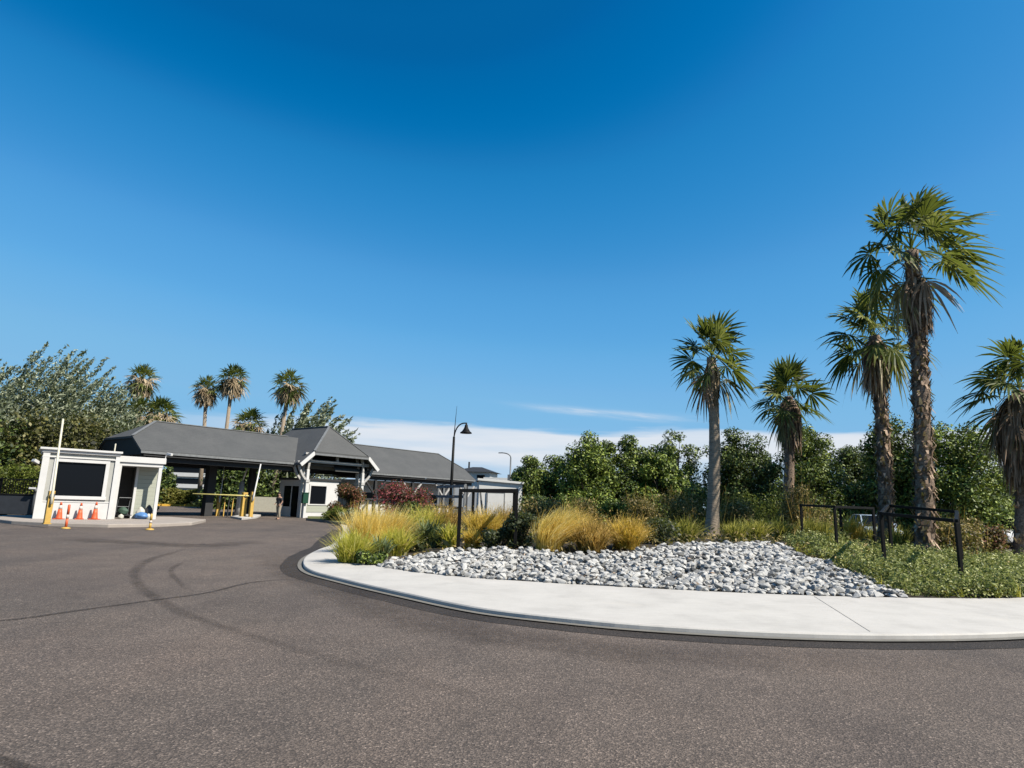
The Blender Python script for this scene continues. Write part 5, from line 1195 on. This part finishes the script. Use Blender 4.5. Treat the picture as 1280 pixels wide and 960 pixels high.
# parked cars on the lane behind the island
def car(name, label, loc, rz, paint, tall=0.0, group='cars on the lane behind the island'):
    o = thing(name, label, 'car', loc, rz, group); Wd = .88
    lo = [(-2.1, .32), (-2.15, .62), (-2.05, .82), (-1.0, .93+tall*.4), (1.75, .95+tall*.4), (2.1, .86+tall*.4), (2.16, .55), (2.1, .30), (1.75, .26), (-1.75, .26)]
    b = MB(); b.prism([(x, -Wd, z) for x, z in lo], (0, 2*Wd, 0)); b.build('body', paint, o, True, bevel=.09)
    b = MB(); z0, z1 = .94+tall*.4, 1.42+tall; prof = [(-1.05, z0), (-.35, z1), (1.0, z1+.02), (1.75, z0)]
    a = [(x, -Wd+.06 if z < z0+.1 else -Wd+.2, z) for x, z in prof]; c = [(x, -y, z) for x, y, z in a]
    b.add(a+c, [(0, 1, 2, 3), (7, 6, 5, 4), (0, 4, 5, 1), (1, 5, 6, 2), (2, 6, 7, 3), (0, 3, 7, 4)]); b.build('cabin_glass', GLASS, o)
    MB().prism([(-.38, -Wd+.18, z1), (1.03, -Wd+.18, z1+.02), (1.03, Wd-.18, z1+.02), (-.38, Wd-.18, z1)], (0, 0, .05)).build('roof', paint, o, True, bevel=.02)
    for s in (-1, 1):
        for (xa, za, xb, zb) in ((-1.06, z0, -.36, z1), (.35, z0, .38, z1), (1.76, z0, 1.02, z1)): MB().bar((xa, s*(Wd-.05), za), (xb, s*(Wd-.19), zb), .07, .07).build('pillar', paint, o)
        MB().prism([(-2.17, s*.80, .62), (-2.17, s*.42, .62), (-2.13, s*.42, .76), (-2.13, s*.80, .78)], (.08, 0, 0)).build('headlight', WHITE, o)
        MB().box(-.85, -.72, s*.90-.08, s*.90+.08, 1.0+tall*.4, 1.14+tall*.4).build('mirror', paint, o, bevel=.02)
        for x in (-1.35, 1.35):
            w = MB(); w.tube([(x, s*(Wd-.12), .33), (x, s*(Wd+.03), .33)], .33, 24); w_ = w.build('tyre', BLACKM, o, bevel=.02); MB().tube([(x, s*(Wd+.01), .33), (x, s*(Wd+.045), .33)], .20, 16).build('rim', GREYM, w_)
    MB().box(-2.19, -2.13, -.36, .36, .40, .66).build('grille', BLACKM, o)
    return o
p = at_depth(1080, 660, 36.5); car('parked_car', 'pale blue car showing through the frame left of the shaggy palms', (p.x+.5, 36.5, -.05), 1.35, mat('pale_blue_car_paint', (.50, .60, .72), .25, .04, 2, spec=.6), .14)
p = at_depth(1262, 676, 36); car('parked_car', 'white car with dark windscreen at the right edge under the skirted palm', (p.x, 36, .05), .5, mat('white_car_paint', (.75, .75, .75), .25, .03, 2, spec=.6), .12)
# a few pale stones by the right hand car
for i, (x, y) in enumerate([(1232, 696), (1246, 697), (1262, 699), (1276, 699), (1254, 701)]):
    q = on_mound(x, y); o = bpy.data.objects.new('pale_boulder', PME[i]); COL.objects.link(o); o.location = q+Vector((0, 0, .1)); o.scale = (.26, .24, .26); tag(o, 'pale boulder in the planting in front of the white car', 'stone', 'pale boulders at the right edge')

# ------------------------------------------------------------------ person by the kiosk
def skin(name, joints, edges, m, parent, sub=2):
    me = bpy.data.meshes.new(name); me.from_pydata([j[0] for j in joints], edges, []); o = link(name, me, m, parent)
    md = o.modifiers.new('skin', 'SKIN'); md.use_smooth_shade = True
    for i, j in enumerate(joints): me.skin_vertices[0].data[i].radius = j[1] if isinstance(j[1], tuple) else (j[1], j[1])
    me.skin_vertices[0].data[0].use_root = True
    s = o.modifiers.new('smooth', 'SUBSURF'); s.levels = sub; s.render_levels = sub
    return o
SKIN = mat('skin_tone', (.42, .25, .17), .6, .05, 6); SHIRT = mat('dark_shirt', (.03, .032, .04), .8, .2, 10); KHAKI = mat('khaki_cloth', (.36, .31, .24), .85, .1, 10); HAIR = mat('dark_hair', (.02, .015, .012), .6, .2, 20)
p = gp(347, 649.5); pe = thing('person', 'person in a dark shirt and khaki trousers standing left of the kiosk in the shade', 'person', (p.x, p.y, 0), -.5)
J = [((0, 0, .93), (.15, .11)), ((0, -.01, 1.10), (.14, .10)), ((0, -.03, 1.30), (.165, .11)), ((0, -.03, 1.42), (.12, .09)), ((0, -.04, 1.50), .055), ((0, -.07, 1.60), (.085, .10)), ((0, -.07, 1.71), (.07, .085)),
     ((.10, 0, .86), .10), ((.12, -.05, .48), .065), ((.12, .02, .10), .045), ((.13, -.10, .045), .04), ((.13, -.17, .035), .03), ((-.10, 0, .86), .10), ((-.13, .06, .48), .065), ((-.14, .12, .10), .045), ((-.14, .01, .045), .04), ((-.14, -.06, .035), .03),
     ((.20, -.03, 1.40), .065), ((.26, .02, 1.14), .045), ((.24, -.14, .92), .035), ((.24, -.19, .86), .032), ((-.20, -.03, 1.40), .065), ((-.26, .03, 1.14), .045), ((-.22, -.16, .98), .035), ((-.20, -.22, .95), .032)]
E_ = [(0, 1), (1, 2), (2, 3), (3, 4), (4, 5), (5, 6), (0, 7), (7, 8), (8, 9), (9, 10), (10, 11), (0, 12), (12, 13), (13, 14), (14, 15), (15, 16), (3, 17), (17, 18), (18, 19), (19, 20), (3, 21), (21, 22), (22, 23), (23, 24)]
skin('body', J, E_, SKIN, pe)
S_ = [((0, 0, .90), (.175, .135)), ((0, -.01, 1.10), (.165, .125)), ((0, -.03, 1.30), (.185, .13)), ((0, -.03, 1.42), (.135, .105)), ((.20, -.03, 1.40), .085), ((.25, .01, 1.20), .068), ((-.20, -.03, 1.40), .085), ((-.25, .02, 1.20), .068)]
skin('shirt', S_, [(0, 1), (1, 2), (2, 3), (3, 4), (4, 5), (3, 6), (6, 7)], SHIRT, pe)
T_ = [((0, 0, .95), (.165, .125)), ((.10, 0, .84), .118), ((.12, -.05, .48), .085), ((.12, .02, .12), .07), ((-.10, 0, .84), .118), ((-.13, .06, .48), .085), ((-.14, .12, .12), .07)]
skin('trousers', T_, [(0, 1), (1, 2), (2, 3), (0, 4), (4, 5), (5, 6)], KHAKI, pe)
bm = bmesh.new(); bmesh.ops.create_uvsphere(bm, u_segments=14, v_segments=10, radius=.115)
for v in bm.verts: v.co = Vector((v.co.x*.92, v.co.y*1.05-.05, v.co.z*.85+1.685+(.02 if v.co.y > 0 else .035)))
me = bpy.data.meshes.new('hair'); bm.to_mesh(me); bm.free(); link('hair', me, HAIR, pe, True)
